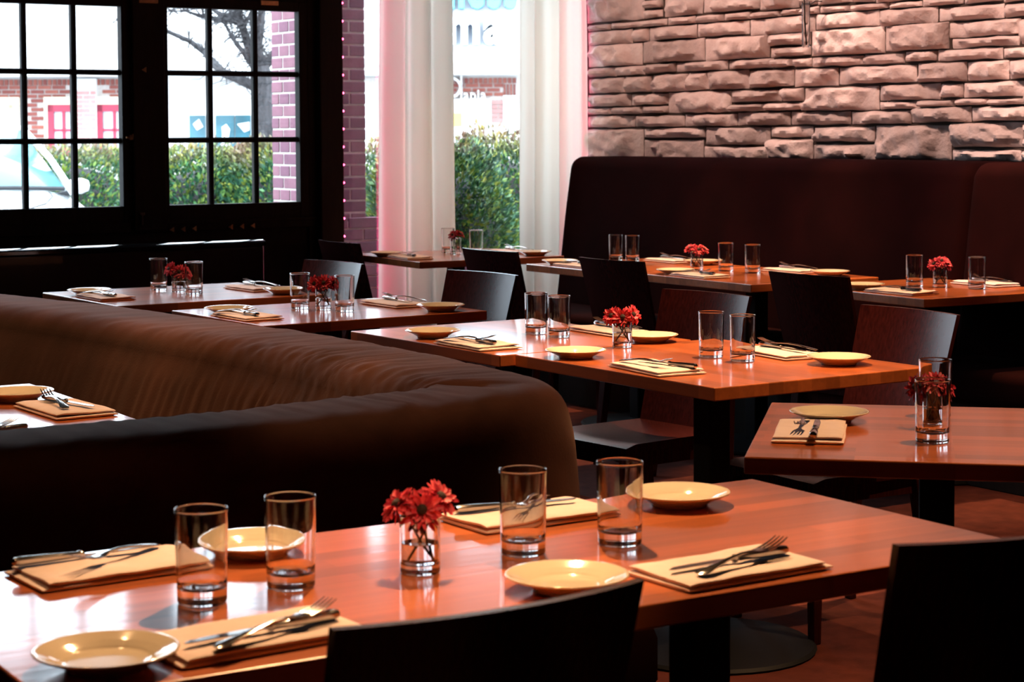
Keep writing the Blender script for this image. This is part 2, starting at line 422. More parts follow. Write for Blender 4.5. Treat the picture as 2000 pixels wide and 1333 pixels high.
# --- stone wall: every stone is a piece of its own on a dark recessed backing
wall_right = struct('wall_right', MB().box(6.41, 6.6, -3.2, 9.3, 0.0, 2.9), M['mortar'])
STONES = [(8531,9069,1989,2175),(8364,8526,2045,2092),(8364,8527,1990,2040),(8018,8348,1989,2111),(7566,8013,1990,2086),(8363,8526,2095,2153),(8841,9058,1944,1985),(8556,8836,1948,1985),(8324,8554,1946,1986),(8081,8320,1944,1990),(7849,8075,1943,1988),(7629,7845,1943,1987),(8636,9060,1861,1947),(8488,8631,1869,1942),(8069,8484,1867,1945),(7642,8065,1869,1944),(8545,9056,1741,1869),(8003,8540,1747,1870),(7488,8001,1743,1866),(8783,9056,1684,1741),(8521,8783,1687,1743),(8249,8516,1693,1747),(7813,8246,1692,1747),(7456,7808,1692,1746),(8710,9053,1594,1683),(8454,8708,1593,1685),(8144,8450,1589,1689),(7969,8142,1592,1690),(7644,7966,1593,1693),(8650,9062,1517,1590),(8315,8648,1520,1587),(7788,8315,1474,1590),(7394,7786,1523,1589),(8829,9062,1473,1515),(8549,8829,1474,1518),(8317,8546,1476,1519),(7516,7786,1476,1519),(8615,9062,1400,1470),(8174,8611,1402,1469),(7738,8172,1403,1471),(8536,9061,1218,1397),(8001,8531,1341,1398),(8013,8531,1223,1338),(7482,7996,1306,1402),(7482,8009,1228,1303),(7268,7563,1980,2063),(7137,7264,1989,2050),(7399,7629,1942,1980),(7259,7396,1946,1981),(7123,7255,1943,1983),(7149,7638,1857,1946),(7185,7491,1798,1864),(7182,7480,1743,1796),(7302,7452,1693,1740),(7173,7299,1690,1737),(6809,7172,1685,1739),(6538,6807,1684,1738),(7302,7641,1595,1688),(6982,7300,1593,1684),(6461,6979,1597,1684),(7230,7391,1523,1593),(6706,7225,1472,1591),(7227,7513,1478,1522),(7328,7736,1404,1477),(6897,7323,1406,1475),(6495,6893,1405,1473),(7160,7476,1344,1404),(7163,7475,1233,1341),(6732,7154,1322,1402),(6731,7159,1236,1318),(6243,6728,1241,1407),(6888,7134,1984,2038),(6735,6884,1980,2026),(6433,6732,1971,2017),(6904,7117,1944,1980),(6644,6902,1941,1976),(6706,7147,1864,1945),(6670,7176,1737,1869),(6434,6641,1939,1972),(6174,6430,1936,1978),(5947,6170,1935,1971),(5723,5943,1928,1962),(6331,6706,1860,1941),(5936,6326,1862,1932),(5709,5932,1863,1926),(6265,6667,1740,1869),(5840,6262,1786,1862),(5844,6244,1741,1791),(5669,5840,1743,1857),(6335,6536,1690,1743),(5941,6332,1685,1743),(5694,5939,1688,1738),(6153,6456,1594,1686),(5906,6150,1593,1685),(5680,5903,1597,1684),(6311,6701,1515,1593),(6176,6309,1522,1590),(5809,6173,1521,1593),(5666,5805,1481,1592),(6441,6703,1475,1515),(6221,6439,1481,1518),(6016,6218,1487,1522),(5810,6013,1484,1518),(6124,6493,1411,1487),(5750,6121,1415,1483),(5815,6240,1300,1415),(5833,6238,1240,1296),(5662,5830,1243,1295),(5664,5813,1362,1406),(5663,5810,1298,1357)]
def stone_mesh(wd, ht, seed):
    r = random.Random(seed)
    ny = max(8, min(40, int(wd / 0.0115))); nz = max(5, min(18, int(ht / 0.0105)))
    wd -= 0.005; ht -= 0.005
    dep = r.uniform(0.040, 0.062) + min(0.014, ht * 0.1)
    planes = []
    for _ in range(12):
        a = r.uniform(0, 2 * pi); s = r.uniform(0.15, 1.0)
        cy, cz = cos(a) * r.uniform(.15, .48) * wd, sin(a) * r.uniform(.15, .48) * ht
        planes.append((cos(a) * s, sin(a) * s, cy, cz, dep + r.uniform(-0.006, 0.006)))
    off = Vector((seed * 3.7, seed * 1.3, seed * 0.7))
    vs = []
    e = min(r.uniform(0.009, 0.017), ht * 0.24)
    for j in range(nz + 1):
        for i in range(ny + 1):
            u, v = i / ny, j / nz
            # crowd the grid to the rim so that the arris stays crisp
            u = 0.5 - 0.5 * cos(pi * u) * (0.55) - 0.45 * (0.5 - u) * 1.0 if 0 < i < ny else u
            v = 0.5 - 0.5 * cos(pi * v) * (0.55) - 0.45 * (0.5 - v) * 1.0 if 0 < j < nz else v
            y, z = (u - .5) * wd, (v - .5) * ht
            d = min(p[4] - p[0] * (y - p[2]) - p[1] * (z - p[3]) if p[0] * (y - p[2]) + p[1] * (z - p[3]) > 0 else p[4] for p in planes)
            vor = noise.voronoi((y * 19 + off.x, z * 24 + off.y, off.z))[0]
            d += 0.017 * fbm((y * 13 + off.x, z * 21 + off.y, off.z), 5) + 0.020 * (vor[0] - 0.35)
            edge = min(u * wd, (1 - u) * wd, v * ht, (1 - v) * ht)
            d = max(0.016, d) * (1 - exp(-max(edge, 0) / e * 1.9)) if edge > 1e-6 else 0.006
            if i in (0, ny): y += 0.004 * noise.noise((z * 30, off.x, off.z + i)) + (-1 if i else 1) * 0.003 * (1 if j in (0, nz) else 0)
            if j in (0, nz): z += 0.0055 * noise.noise((y * 11, off.y, off.z + j)) - (0.002 if j else -0.002)
            vs.append((-d, y, z))
    fs = [(j * (ny + 1) + i, j * (ny + 1) + i + 1, (j + 1) * (ny + 1) + i + 1, (j + 1) * (ny + 1) + i) for j in range(nz) for i in range(ny)]
    ring = [i for i in range(ny + 1)] + [j * (ny + 1) + ny for j in range(1, nz + 1)] + [nz * (ny + 1) + i for i in range(ny - 1, -1, -1)] + [j * (ny + 1) for j in range(nz - 1, 0, -1)]
    k = len(vs)
    vs += [(0.03, vs[q][1], vs[q][2]) for q in ring]
    n = len(ring)
    for a in range(n):
        fs.append((ring[a], k + a, k + (a + 1) % n, ring[(a + 1) % n]))
    m = MB(); m.add(vs, fs)
    return m.mesh('stone', M['stone'], smooth=True)
def add_stone(Y0, Y1, z0, z1, seed):
    me = stone_mesh(Y1 - Y0, z1 - z0, seed)
    link('stone', me, wall_right, (6.412, (Y0 + Y1) / 2, (z0 + z1) / 2))
for i, (a, b, c, d) in enumerate(STONES):
    add_stone(a / 1000, b / 1000, c / 1000, d / 1000, i + 1)
# the wall goes on upwards and towards the room in the same coursed rubble (plain repeats past the frame edge)
_r = random.Random(5)
for (ya, yb, za, zb) in ((5.67, 6.42, 1.985, 2.04), (5.67, 7.12, 2.046, 2.18), (7.13, 7.56, 2.07, 2.18), (7.57, 8.01, 2.095, 2.18), (8.02, 8.35, 2.118, 2.18)):
    y = yb
    while y > ya + 0.08:
        L = min(_r.uniform(0.24, 0.46), y - ya)
        if y - L - ya < 0.10: L = y - ya
        add_stone(y - L + 0.003, y, za, zb, _r.randint(200, 900)); y -= L
z = 2.185
while z < 2.88:
    h = _r.choice((0.05, 0.09, 0.13)); h = min(h, 2.895 - z); y = 9.06
    while y > 5.2:
        L = _r.uniform(0.22, 0.5); add_stone(y - L + 0.005, y, z + 0.003, z + h - 0.003, _r.randint(200, 900)); y -= L
    z += h
z = 1.23
while z < 2.0:
    h = _r.choice((0.06, 0.10, 0.14)); y = 5.655
    while y > 4.4:
        L = _r.uniform(0.25, 0.5); add_stone(y - L + 0.005, y, z + 0.003, z + h - 0.003, _r.randint(200, 900)); y -= L
    z += h

# --- window wall: dark joinery with openings
fw = M['frame_wood']
wb = MB()
wb.box(-3.0, 1.98, 9.10, 9.25, 0, 2.9)            # to the left of the sashes
wb.box(1.98, 4.68, 9.10, 9.15, 0, 0.90)            # under the sashes
wb.box(1.98, 4.68, 9.10, 9.15, 2.70, 2.9)
wb.box(4.82, 6.6, 9.12, 9.25, 2.36, 2.9); wb.box(4.64, 4.69, 9.085, 9.15, 0, 2.9)
wb.box(4.82, 6.6, 9.12, 9.25, 0, 0.06)
wb.box(6.39, 6.6, 9.12, 9.25, 0, 2.9)
wall_back = struct('wall_back', wb, fw)
struct('trim_1', MB().box(4.688, 4.822, 9.04, 9.16, 0, 2.9), fw, bevel=0.006)      # corner post between sashes and curtained window
struct('trim_2', MB().box(3.665, 3.835, 9.06, 9.142, 0.90, 2.70), fw, bevel=0.006)  # stile between the two sashes
struct('trim_3', MB().box(2.78, 2.86, 9.06, 9.142, 0.90, 2.70), fw, bevel=0.006)
# ledge below the right sash with small triangular clips
rail = struct('trim_4', MB().box(3.70, 4.68, 9.075, 9.12, 0.925, 0.945), fw, bevel=0.004)
tri = MB().prism([(-0.012, 0.0), (0.010, 0.013), (0.010, -0.013)], -0.004, 0.004).mesh('clip', M['brass'])
for (x, z) in ((3.865, 0.899), (3.925, 0.900), (3.985, 0.901), (4.185, 0.904), (4.247, 0.905), (4.308, 0.906)):
    o = link('clip', tri, rail, (x, 9.070, z)); o.rotation_euler = (R(90), 0, 0)

def sash(n, x0, x1, z0, z1, cols, rows, xs=None):
    """multi-paned sash: stiles, rails, muntins and each pane a piece of its own"""
    st = 0.05
    f = MB()
    f.box(x0 - st, x0, 9.085, 9.142, z0 - 0.08, z1 + st); f.box(x1, x1 + st, 9.085, 9.142, z0 - 0.08, z1 + st)
    f.box(x0, x1, 9.085, 9.142, z1, z1 + st); f.box(x0, x1, 9.085, 9.142, z0 - 0.08, z0)
    root = f.obj('window_%d' % n, fw, bevel=0.004); root['kind'] = 'structure'
    mw = 0.027
    pw = (x1 - x0 - (cols - 1) * mw) / cols; ph = (z1 - z0 - (rows - 1) * mw) / rows
    prof = [(-mw / 2, -0.014), (-mw / 2, 0.014), (-mw / 4, 0.024), (mw / 4, 0.024), (mw / 2, 0.014), (mw / 2, -0.014), (mw / 4, -0.024), (-mw / 4, -0.024)]
    vme = MB().prism(prof, 0, z1 - z0).mesh('muntin', fw)
    for c in range(1, cols):
        link('muntin', vme, root, (x0 + c * (pw + mw) - mw / 2, 9.125, z0))
    hm = MB().prism([(y, x) for x, y in prof], 0, pw + 0.008).mesh('muntin', fw)
    for r in range(1, rows):
        for c in range(cols):
            o = link('muntin', hm, root, (x0 + c * (pw + mw) - 0.004, 9.125, z0 + r * (ph + mw) - mw / 2)); o.rotation_euler = (R(90), 0, R(90))
    pm = MB().box(0, pw + 0.008, -0.0015, 0.0015, 0, ph + 0.008).mesh('pane', M['pane'])
    for r in range(rows):
        for c in range(cols):
            link('pane', pm, root, (x0 + c * (pw + mw) - 0.004, 9.128, z0 + r * (ph + mw) - 0.004))
    return root
w1 = sash(1, 2.90, 3.618, 1.022, 2.005, 3, 3)
w2 = sash(2, 3.862, 4.590, 1.022, 2.008, 3, 3)
struct('trim_5', MB().box(1.92, 2.00, 9.06, 9.142, 0.90, 2.70), fw, bevel=0.006)
sash(6, 2.05, 2.735, 1.022, 2.005, 3, 3)
sash(3, 2.90, 3.618, 2.17, 2.62, 3, 1)
sash(4, 3.862, 4.590, 2.17, 2.62, 3, 1)
MB().box(1.98, 4.69, 9.095, 9.142, 2.055, 2.12).obj('transom_rail', fw, wall_back, bevel=0.004)
MB().box(1.98, 4.69, 9.095, 9.142, 2.66, 2.72).obj('head_rail', fw, wall_back, bevel=0.004)
MB().box(1.98, 4.69, 9.08, 9.142, 0.89, 0.945).obj('sill_rail', fw, wall_back, bevel=0.004)
# small hardware on the joinery
lat = MB(); lat.tube([(-0.030, 0, 0), (0.030, 0, 0)], 0.0055, 8); lat.tube([(0.0, -0.012, 0), (0, -0.012, 0.018)], 0.004, 6); lat.box(-0.012, 0.012, -0.006, 0.006, -0.012, 0.012)
lat.obj('latch', M['brass'], w1, (3.660, 9.072, 1.362))
tr2 = link('clip', tri, bpy.data.objects['trim_2'], (3.722, 9.055, 1.695)); tr2.rotation_euler = (R(90), 0, 0)
hg = MB().box(-0.05, 0.05, -0.004, 0.004, -0.012, 0.012).mesh('hinge_plate', M['brass'], bevel=0.002)
link('hinge_plate', hg, bpy.data.objects['trim_2'], (3.75, 9.056, 2.035)); link('hinge_plate', hg, w2, (4.42, 9.08, 2.047))
bl = MB().box(-0.004, 0.004, -0.012, 0.0, -0.06, 0.0); bl.box(-0.012, 0.012, -0.014, -0.006, -0.012, 0.0)
bl.obj('bolt', M['steel'], bpy.data.objects['trim_2'], (3.70, 9.06, 0.99))

# --- tall window behind the curtains
f5 = MB()
f5.box(4.822, 4.842, 9.13, 9.2, 0.06, 2.40); f5.box(6.365, 6.39, 9.13, 9.2, 0.06, 2.40); f5.box(4.842, 6.365, 9.13, 9.2, 0.06, 0.10); f5.box(4.842, 6.365, 9.13, 9.2, 2.34, 2.38)
win5 = struct('window_5', f5, fw)
MB().box(4.842, 6.365, 9.158, 9.164, 0.10, 2.34).obj('pane', M['pane'], win5)

# --- curtains
def curtain(label, x0, x1, y, z0, z1, folds, amp, seed, flat_from=None):
    r = random.Random(seed); nx = 150; nz = 26
    ph = [r.uniform(0, 6.28) for _ in range(4)]
    vs = []; fs = []
    for j in range(nz + 1):
        v = j / nz; z = z0 + (z1 - z0) * v
        for i in range(nx + 1):
            u = i / nx
            a = amp * (1.0 - 0.30 * v)
            if flat_from and u > flat_from: a *= max(0.30, 1 - (u - flat_from) * 4)
            q = u * folds * 2 * pi + ph[0] + 0.35 * sin(3 * v + ph[1]) + 0.5 * sin(u * 5 + ph[2])
            d = a * (sin(q) + 0.42 * sin(2 * q + ph[3])) + 0.006 * fbm((u * 5, v * 4, seed), 3)
            flare = (u - 0.5) * 0.05 * (1 - v)
            vs.append((x0 + (x1 - x0) * u + flare + 0.010 * cos(q), y + d, z))
    for j in range(nz):
        for i in range(nx):
            k = j * (nx + 1) + i; fs.append((k, k + 1, k + nx + 2, k + nx + 1))
    o = MB().add(vs, fs).obj('curtain', M['curtain'], smooth='all')
    tag(o, label, 'curtain', 'cream curtains of the tall window')
    return o
curtain('cream floor-length curtain gathered beside the brick pier, left of the clear gap', 5.035, 5.435, 8.985, 0.02, 2.82, 2.7, 0.070, 4)
curtain('cream floor-length curtain hanging beside the stone wall, right of the clear gap', 5.905, 6.345, 8.99, 0.02, 2.82, 3.1, 0.058, 9, 0.58)
rod = MB().tube([(4.9, 8.985, 2.835), (6.36, 8.985, 2.835)], 0.012, 10)
ro = rod.obj('curtain_rod', M['iron'], smooth=True); tag(ro, 'black rod carrying both cream curtains above the tall window', 'rod')

# --- rope lights: red beads up the dark post, a pink tube down the corner by the stone wall
rope = empty('rope_light', (4.826, 9.055, 0.4)); tag(rope, 'red beaded rope light up the edge of the dark window post', 'light')
bead = MB().lathe([(0, -0.006), (0.005, -0.003), (0.005, 0.003), (0, 0.006)], 8).mesh('bead', M['red_glow'])
MB().tube([(0, 0, 0), (0, 0, 2.3)], 0.0025, 6).obj('wire', M['car_black'], rope)
for k in range(24):
    link('bead', bead, rope, (0.0, -0.004, 0.06 + k * 0.094))
MB().tube([(0.300, 0.040, 0.0), (0.300, 0.040, 2.3)], 0.006, 8).obj('glow_tube', M['pink_glow'], rope)
tube = MB().tube([(6.372, 9.09, 0.15), (6.372, 9.09, 2.7)], 0.006, 8).obj('neon_tube', M['pink_glow'])
tag(tube, 'thin pink glowing tube in the corner between curtain and stone wall', 'light')

# ================================================================== OUTSIDE
struct('floor_outside', MB().box(-30, 60, 9.3, 70, -0.35, -0.18), M['asphalt'])

# --- brick pier just outside the glass
PX0, PX1, PY0, PY1 = 4.905, 5.325, 9.72, 10.06
pier = MB().box(PX0 + 0.0035, PX1 - 0.0035, PY0 + 0.0035, PY1 - 0.0035, -0.2, 3.4).obj('brick_pier', M['mortar_light'])
tag(pier, 'square red brick pier with pale joints outside between sash and tall window', 'pier')
BL, BH = 0.194, 0.0575
bk = {}
def brick_mesh(L, W, H, mat):
    key = (round(L, 3), round(W, 3), mat.name)
    if key not in bk: bk[key] = MB().box(0, L, 0, W, 0, H).mesh('brick', mat, bevel=0.003, seg=1)
    return bk[key]
row = 0; z = -0.15
while z < 2.95:
    jt = lambda: rnd.uniform(-.0015, .0015)
    if row % 2:   # two headers to the front, stretchers down the side
        hw = (PX1 - PX0 - 0.010) / 2
        fr_ = [(PX0, 0.105), (PX0 + 0.115, 0.2), (PX0 + 0.325, 0.095)]
        sd_ = [(PY0 + 0.125, 0.118), (PY0 + 0.253, PY1 - PY0 - 0.253)]
        fd = 0.115
    else:
        fr_ = [(PX0, 0.21), (PX0 + 0.22, 0.20)]
        sd_ = [(PY0 + 0.205, PY1 - PY0 - 0.205)]
        fd = 0.195
    for (a, L) in fr_: link('brick', brick_mesh(L, fd, BH, M['brick']), pier, (a, PY0 + jt(), z))
    for (a, L) in sd_:
        link('brick', brick_mesh(0.10, L, BH, M['brick']), pier, (PX0 + jt(), a, z))
        link('brick', brick_mesh(0.10, L, BH, M['brick']), pier, (PX1 - 0.10 + jt(), a, z))
    z += 0.0677; row += 1
pb = MB().box(4.885, 5.41, 9.71, 10.1, -0.2, 0.88).obj('plinth', M['mortar_light'], pier)
row = 0; z = 0.30
while z < 0.86:
    x = 4.895 + (0.0 if row % 2 else -0.0985)
    while x < 5.40:
        a, b = max(x, 4.895), min(x + BL, 5.42)
        if b - a > 0.03:
            L = round(b - a, 3)
            link('brick', brick_mesh(L, 0.06, BH, M['brick']), pb, (a, 9.70, z))
        x += BL + 0.010
    z += 0.0677; row += 1

# --- low brick planter edge under the shrubs
pl = MB().box(5.44, 7.4, 9.62, 9.80, -0.2, 0.60).obj('planter_wall', M['mortar_light'])
tag(pl, 'low brick planter wall below the shrub outside the tall window', 'wall')
for row in range(9):
    x = 5.44 + (0.0 if row % 2 else 0.0985)
    while x < 7.2:
        link('brick', brick_mesh(BL, 0.08, BH, M['brick']), pl, (x, 9.612, 0.005 + row * 0.0677)); x += BL + 0.010

# --- shrubs: each one foliage over a few stems
def shrub(x, y, rx, ry, h, seed, label, n=5200, leaf=0.05):
    r = random.Random(seed)
    root = empty('hedge_shrub', (x, y, -0.18)); tag(root, label, 'shrub', 'clipped shrubs outside the windows')
    m = MB(); vs = []; fs = []
    for _ in range(n):
        # clusters just under the surface of a lumpy dome
        a = r.uniform(0, 2 * pi); c = r.uniform(-0.75, 1)
        q = sqrt(max(0, 1 - c * c)) if c > 0 else 1.0
        sh = r.uniform(0.72, 1.0) ** 0.6
        px, py = cos(a) * q ** 0.55 * sh * rx, sin(a) * q ** 0.55 * sh * ry
        pz = h * 0.5 + (c * h * 0.5 if c > 0 else c / 0.75 * h * 0.5 * 0.95) * (1.0 if c < 0 else sh)
        lump = 1 + 0.16 * noise.noise((px * 2.2 + seed, py * 2.2, pz * 2.2))
        p = Vector((px * lump, py * lump, pz * (1 + 0.10 * noise.noise((px * 3, py * 3, seed)))))
        d = Vector((px / rx, py / ry, (pz / h - 0.4) * 1.2 + r.uniform(-.2, .9))) + Vector((r.uniform(-.7, .7), r.uniform(-.7, .7), r.uniform(-.5, .5)))
        d.normalize(); s = d.cross(Vector((r.uniform(-1, 1), r.uniform(-1, 1), r.uniform(-1, 1)))).normalized()
        L = leaf * r.uniform(0.6, 1.35); W = L * 0.26; k = len(vs)
        up = d.cross(s) * L * 0.10
        vs += [p, p + d * L * 0.45 + s * W + up, p + d * L, p + d * L * 0.45 - s * W + up]
        fs.append((k, k + 1, k + 2, k + 3))
    m.add(vs, fs)
    o = link('foliage', m.mesh('foliage', M['leaf'], fix=False), root); o['kind'] = 'stuff'
    st = MB()
    for _ in range(12):
        a = r.uniform(0, 6.28); b = r.uniform(0.2, 0.6)
        st.tube([(cos(a) * 0.08, sin(a) * 0.08, 0), (cos(a) * b * rx * 0.6, sin(a) * b * ry * 0.6, h * 0.45), (cos(a) * b * rx, sin(a) * b * ry, h * 0.8)], [0.012, 0.009, 0.004], 6)
    st.obj('stem', M['bark'], root, smooth=True)
    # an opaque core, added so that no daylight shows through the middle
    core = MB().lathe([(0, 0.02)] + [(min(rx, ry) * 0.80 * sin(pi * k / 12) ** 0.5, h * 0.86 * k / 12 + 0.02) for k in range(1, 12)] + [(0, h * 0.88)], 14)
    co = core.obj('opaque_core', M['bark'], root, smooth='all'); co.scale = (rx / min(rx, ry), ry / min(rx, ry), 1)
    return root
shrub(6.12, 10.22, 0.52, 0.40, 1.54, 21, 'tall leafy shrub filling the left half of the gap between the curtains', 20000, 0.040)
shrub(7.05, 10.95, 0.55, 0.50, 1.58, 22, 'tall leafy shrub beside the right curtain, set further back in the gap', 20000, 0.042)
shrub(6.45, 11.85, 0.50, 0.40, 1.50, 25, 'leafy shrub showing as a sliver between brick pier and left curtain', 9000, 0.044)
shrub(6.55, 17.92, 1.07, 0.6, 1.45, 23, 'round leafy shrub behind the white car seen through the left sash', 20000, 0.052)
shrub(6.32, 14.38, 0.66, 0.6, 1.46, 24, 'yellow-green leafy shrub in the left panes of the right sash', 20000, 0.048)
shrub(6.97, 13.95, 0.66, 0.6, 1.52, 26, 'dark green leafy shrub beside the pier in the right sash', 20000, 0.048)

# --- bare tree
def street(cx, d, z=0.0):
    """point on the street grid, which lies turned to the building by the yaw of the facade"""
    return (0.83867 * cx + 0.54464 * d, -0.54464 * cx + 0.83867 * d, z)
tree = empty('bare_tree', street(-2.52, 19.5, -0.2), -YAW); tag(tree, 'leafless grey tree with spreading crooked branches seen through the right sash', 'tree')
q = 19.5 / 3800
def TP(px, py, dy=0.0): return ((px - 1000) * q + 2.52, dy, 1.58 + (258 - py) * q)
tr = MB().tube([(0.03, 0, 0), (0.0, 0, 0.9), TP(523, 275), TP(521, 235), TP(517, 190), TP(517, 150), TP(513, 128)], [0.17, 0.13, 0.105, 0.095, 0.09, 0.088, 0.08], 12)
tr.obj('trunk', M['bark'], tree, smooth='all')
BR = [
    ([TP(516, 185), TP(500, 168), TP(470, 152), TP(440, 140), TP(400, 112), TP(372, 92), TP(340, 68), TP(310, 52), TP(270, 40)], [0.06, 0.055, 0.05, 0.046, 0.04, 0.034, 0.028, 0.02, 0.012]),
    ([TP(513, 130), TP(500, 110), TP(486, 82), TP(474, 50), TP(462, 20), TP(452, -10)], [0.065, 0.055, 0.045, 0.036, 0.03, 0.02]),
    ([TP(514, 128), TP(506, 95), TP(508, 60), TP(512, 25), TP(518, -15)], [0.06, 0.05, 0.045, 0.04, 0.03]),
    ([TP(515, 132), TP(528, 115), TP(542, 92), TP(556, 62), TP(580, 30)], [0.055, 0.045, 0.04, 0.03, 0.02]),
    ([TP(496, 128), TP(478, 100), TP(462, 76), TP(450, 50), TP(446, 38)], [0.03, 0.024, 0.02, 0.014, 0.008]),
    ([TP(474, 45), TP(452, 38), TP(428, 36), TP(400, 30), TP(366, 20), TP(336, 18)], [0.03, 0.025, 0.022, 0.018, 0.012, 0.006]),
    ([TP(470, 38), TP(440, 28), TP(412, 12), TP(392, -4)], [0.028, 0.02, 0.016, 0.01]),
    ([TP(476, 58), TP(486, 38), TP(500, 14), TP(508, -10)], [0.02, 0.016, 0.012, 0.008]),
]
allpts = []
for pts, rr in BR:
    jp = []
    for i, p in enumerate(pts):
        dy = 0.25 * i * noise.noise((p[0] * 2, p[2], len(pts)))
        jp.append((p[0] + 0.02 * noise.noise((p[2] * 9, p[0] * 7, 3)), dy, p[2]))
    MB().tube(jp, rr, 8).obj('branch', M['bark'], tree, smooth='all')
    allpts += list(zip(jp, rr))
tw = MB(); r2 = random.Random(3)
for (p, rr) in allpts:
    for _ in range(13):
        a = Vector(p) + Vector((r2.uniform(-.12, .12), r2.uniform(-.1, .1), r2.uniform(-.05, .05)))
        d = Vector((r2.uniform(-1, 1), r2.uniform(-.6, .6), r2.uniform(-0.5, 1))).normalized()
        pts = [Vector(p)]; L = r2.uniform(0.10, 0.34)
        for s in range(3):
            pts.append(pts[-1] + d * L / 3 + Vector((r2.uniform(-.05, .05), r2.uniform(-.05, .05), r2.uniform(-.04, .06))))
        tw.tube(pts, [min(rr, 0.008), 0.006, 0.004, 0.002], 4, cap=False)
t_ = tw.obj('twigs', M['bark'], tree); t_['kind'] = 'stuff'

# --- parked car, nose to the restaurant; only its right front corner is in view
car = empty('parked_car', street(-3.27, 12.14, -0.09), -YAW + R(25)); tag(car, 'white car with green windscreen parked nose-in outside the left sash', 'car')
# body: cross sections along the length (y = 0 nose, y > 0 rearwards); half width, side height, top height
secs = [(0.00, 0.62, 0.55, 0.62), (0.06, 0.74, 0.68, 0.76), (0.25, 0.84, 0.80, 0.88), (0.60, 0.87, 0.90, 0.97), (1.00, 0.885, 0.97, 1.04), (1.28, 0.89, 1.01, 1.085), (1.60, 0.895, 1.04, 1.09), (2.6, 0.895, 1.05, 1.09), (3.6, 0.88, 1.06, 1.10), (4.3, 0.80, 1.00, 1.06), (4.45, 0.70, 0.80, 0.86)]
def sect(y, hw, sh, th):
    out = []
    lo = 0.28
    side = [(-hw * 0.96, lo), (-hw, 0.55), (-hw * 0.985, sh - 0.08), (-hw * 0.93, sh), (-hw * 0.70, sh + (th - sh) * 0.72), (-hw * 0.35, th - 0.004), (0, th)]
    full = side + [(-a, b) for a, b in side[-2::-1]]
    return [(a, y, b) for a, b in full]
m = MB(); rows = [sect(*s) for s in secs]; n = len(rows[0])
vs = [p for r_ in rows for p in r_]; fs = []
for j in range(len(rows) - 1):
    for i in range(n - 1): fs.append((j * n + i, j * n + i + 1, (j + 1) * n + i + 1, (j + 1) * n + i))
    fs.append((j * n + n - 1, j * n, (j + 1) * n, (j + 1) * n + n - 1))
fs.append(tuple(range(n))); fs.append(tuple((len(rows) - 1) * n + i for i in range(n - 1, -1, -1)))
m.add(vs, fs).obj('body', M['car_paint'], car, smooth='all')
# glasshouse
ws = MB(); ws.add([(-0.76, 1.30, 1.085), (0.76, 1.30, 1.085), (0.60, 2.02, 1.50), (-0.60, 2.02, 1.50), (0, 1.22, 1.09), (0, 1.95, 1.52)],
                  [(0, 4, 5, 3), (4, 1, 2, 5)])
o = ws.obj('windscreen', M['car_glass'], car, smooth='all'); o.modifiers.new('t', 'SOLIDIFY').thickness = 0.006
rf = MB(); rf.add([(-0.60, 2.02, 1.505), (0.60, 2.02, 1.505), (0.62, 3.2, 1.50), (-0.62, 3.2, 1.50), (0, 2.0, 1.545), (0, 3.2, 1.54)], [(0, 4, 5, 3), (4, 1, 2, 5)])
o = rf.obj('roof', M['car_paint'], car, smooth='all'); o.modifiers.new('t', 'SOLIDIFY').thickness = 0.03
for s in (-1, 1):
    MB().tube([(s * 0.80, 1.24, 1.06), (s * 0.72, 1.62, 1.30), (s * 0.61, 2.02, 1.51), (s * 0.63, 3.2, 1.50), (s * 0.78, 3.9, 1.10)], [0.026, 0.024, 0.024, 0.028, 0.035], 8).obj('pillar', M['car_paint'], car, smooth='all')
    MB().add([(s * 0.83, 1.5, 1.06), (s * 0.80, 3.7, 1.08), (s * 0.64, 3.15, 1.46), (s * 0.62, 2.1, 1.46)], [(0, 1, 2, 3)]).obj('side_window', M['car_glass'], car)
    mi = MB().lathe([(0, -0.10), (0.055, -0.085), (0.078, -0.03), (0.078, 0.03), (0.055, 0.085), (0, 0.10)], 14).obj('wing_mirror', M['car_paint'], car, (s * 0.885, 1.46, 1.10), smooth='all')
    mi.rotation_euler = (0, R(90), 0); mi.scale = (0.72, 0.5, 0.85)
    MB().tube([(-s * 0.16, 0, -0.06), (-s * 0.02, 0, -0.03)], 0.022, 8).obj('mirror_stalk', M['car_black'], car, (s * 0.85, 1.46, 1.085), smooth=True)
    for y in (0.85, 3.55):
        wl = empty('wheel', (s * 0.80, y, 0.32)); wl.parent = car; wl.rotation_euler = (0, R(90), 0)
        MB().lathe([(0, -0.10), (0.30, -0.10), (0.32, -0.07), (0.32, 0.07), (0.30, 0.10), (0.2, 0.10), (0.2, 0.06), (0, 0.06)], 24).obj('tyre', M['rubber'], wl, smooth=True)
    MB().lathe([(0, -0.02), (0.10, -0.02), (0.11, 0.0), (0.08, 0.03), (0, 0.04)], 16).obj('headlamp', M['far_glass'], car, (s * 0.60, 0.08, 0.66), smooth=True).rotation_euler = (R(90), 0, 0)
MB().tube([(-0.74, 1.24, 1.088), (-0.4, 1.19, 1.10), (0, 1.17, 1.105), (0.4, 1.19, 1.10), (0.74, 1.24, 1.088)], 0.016, 6).obj('cowl', M['car_black'], car, smooth=True)
MB().tube([(0.62, 1.18, 1.072), (0.60, 0.95, 1.046), (0.50, 0.70, 1.005), (0.30, 0.52, 0.965), (0, 0.46, 0.955), (-0.3, 0.52, 0.965), (-0.5, 0.7, 1.005), (-0.6, 0.95, 1.046), (-0.62, 1.18, 1.072)], 0.006, 5).obj('bonnet_seam', M['car_black'], car)

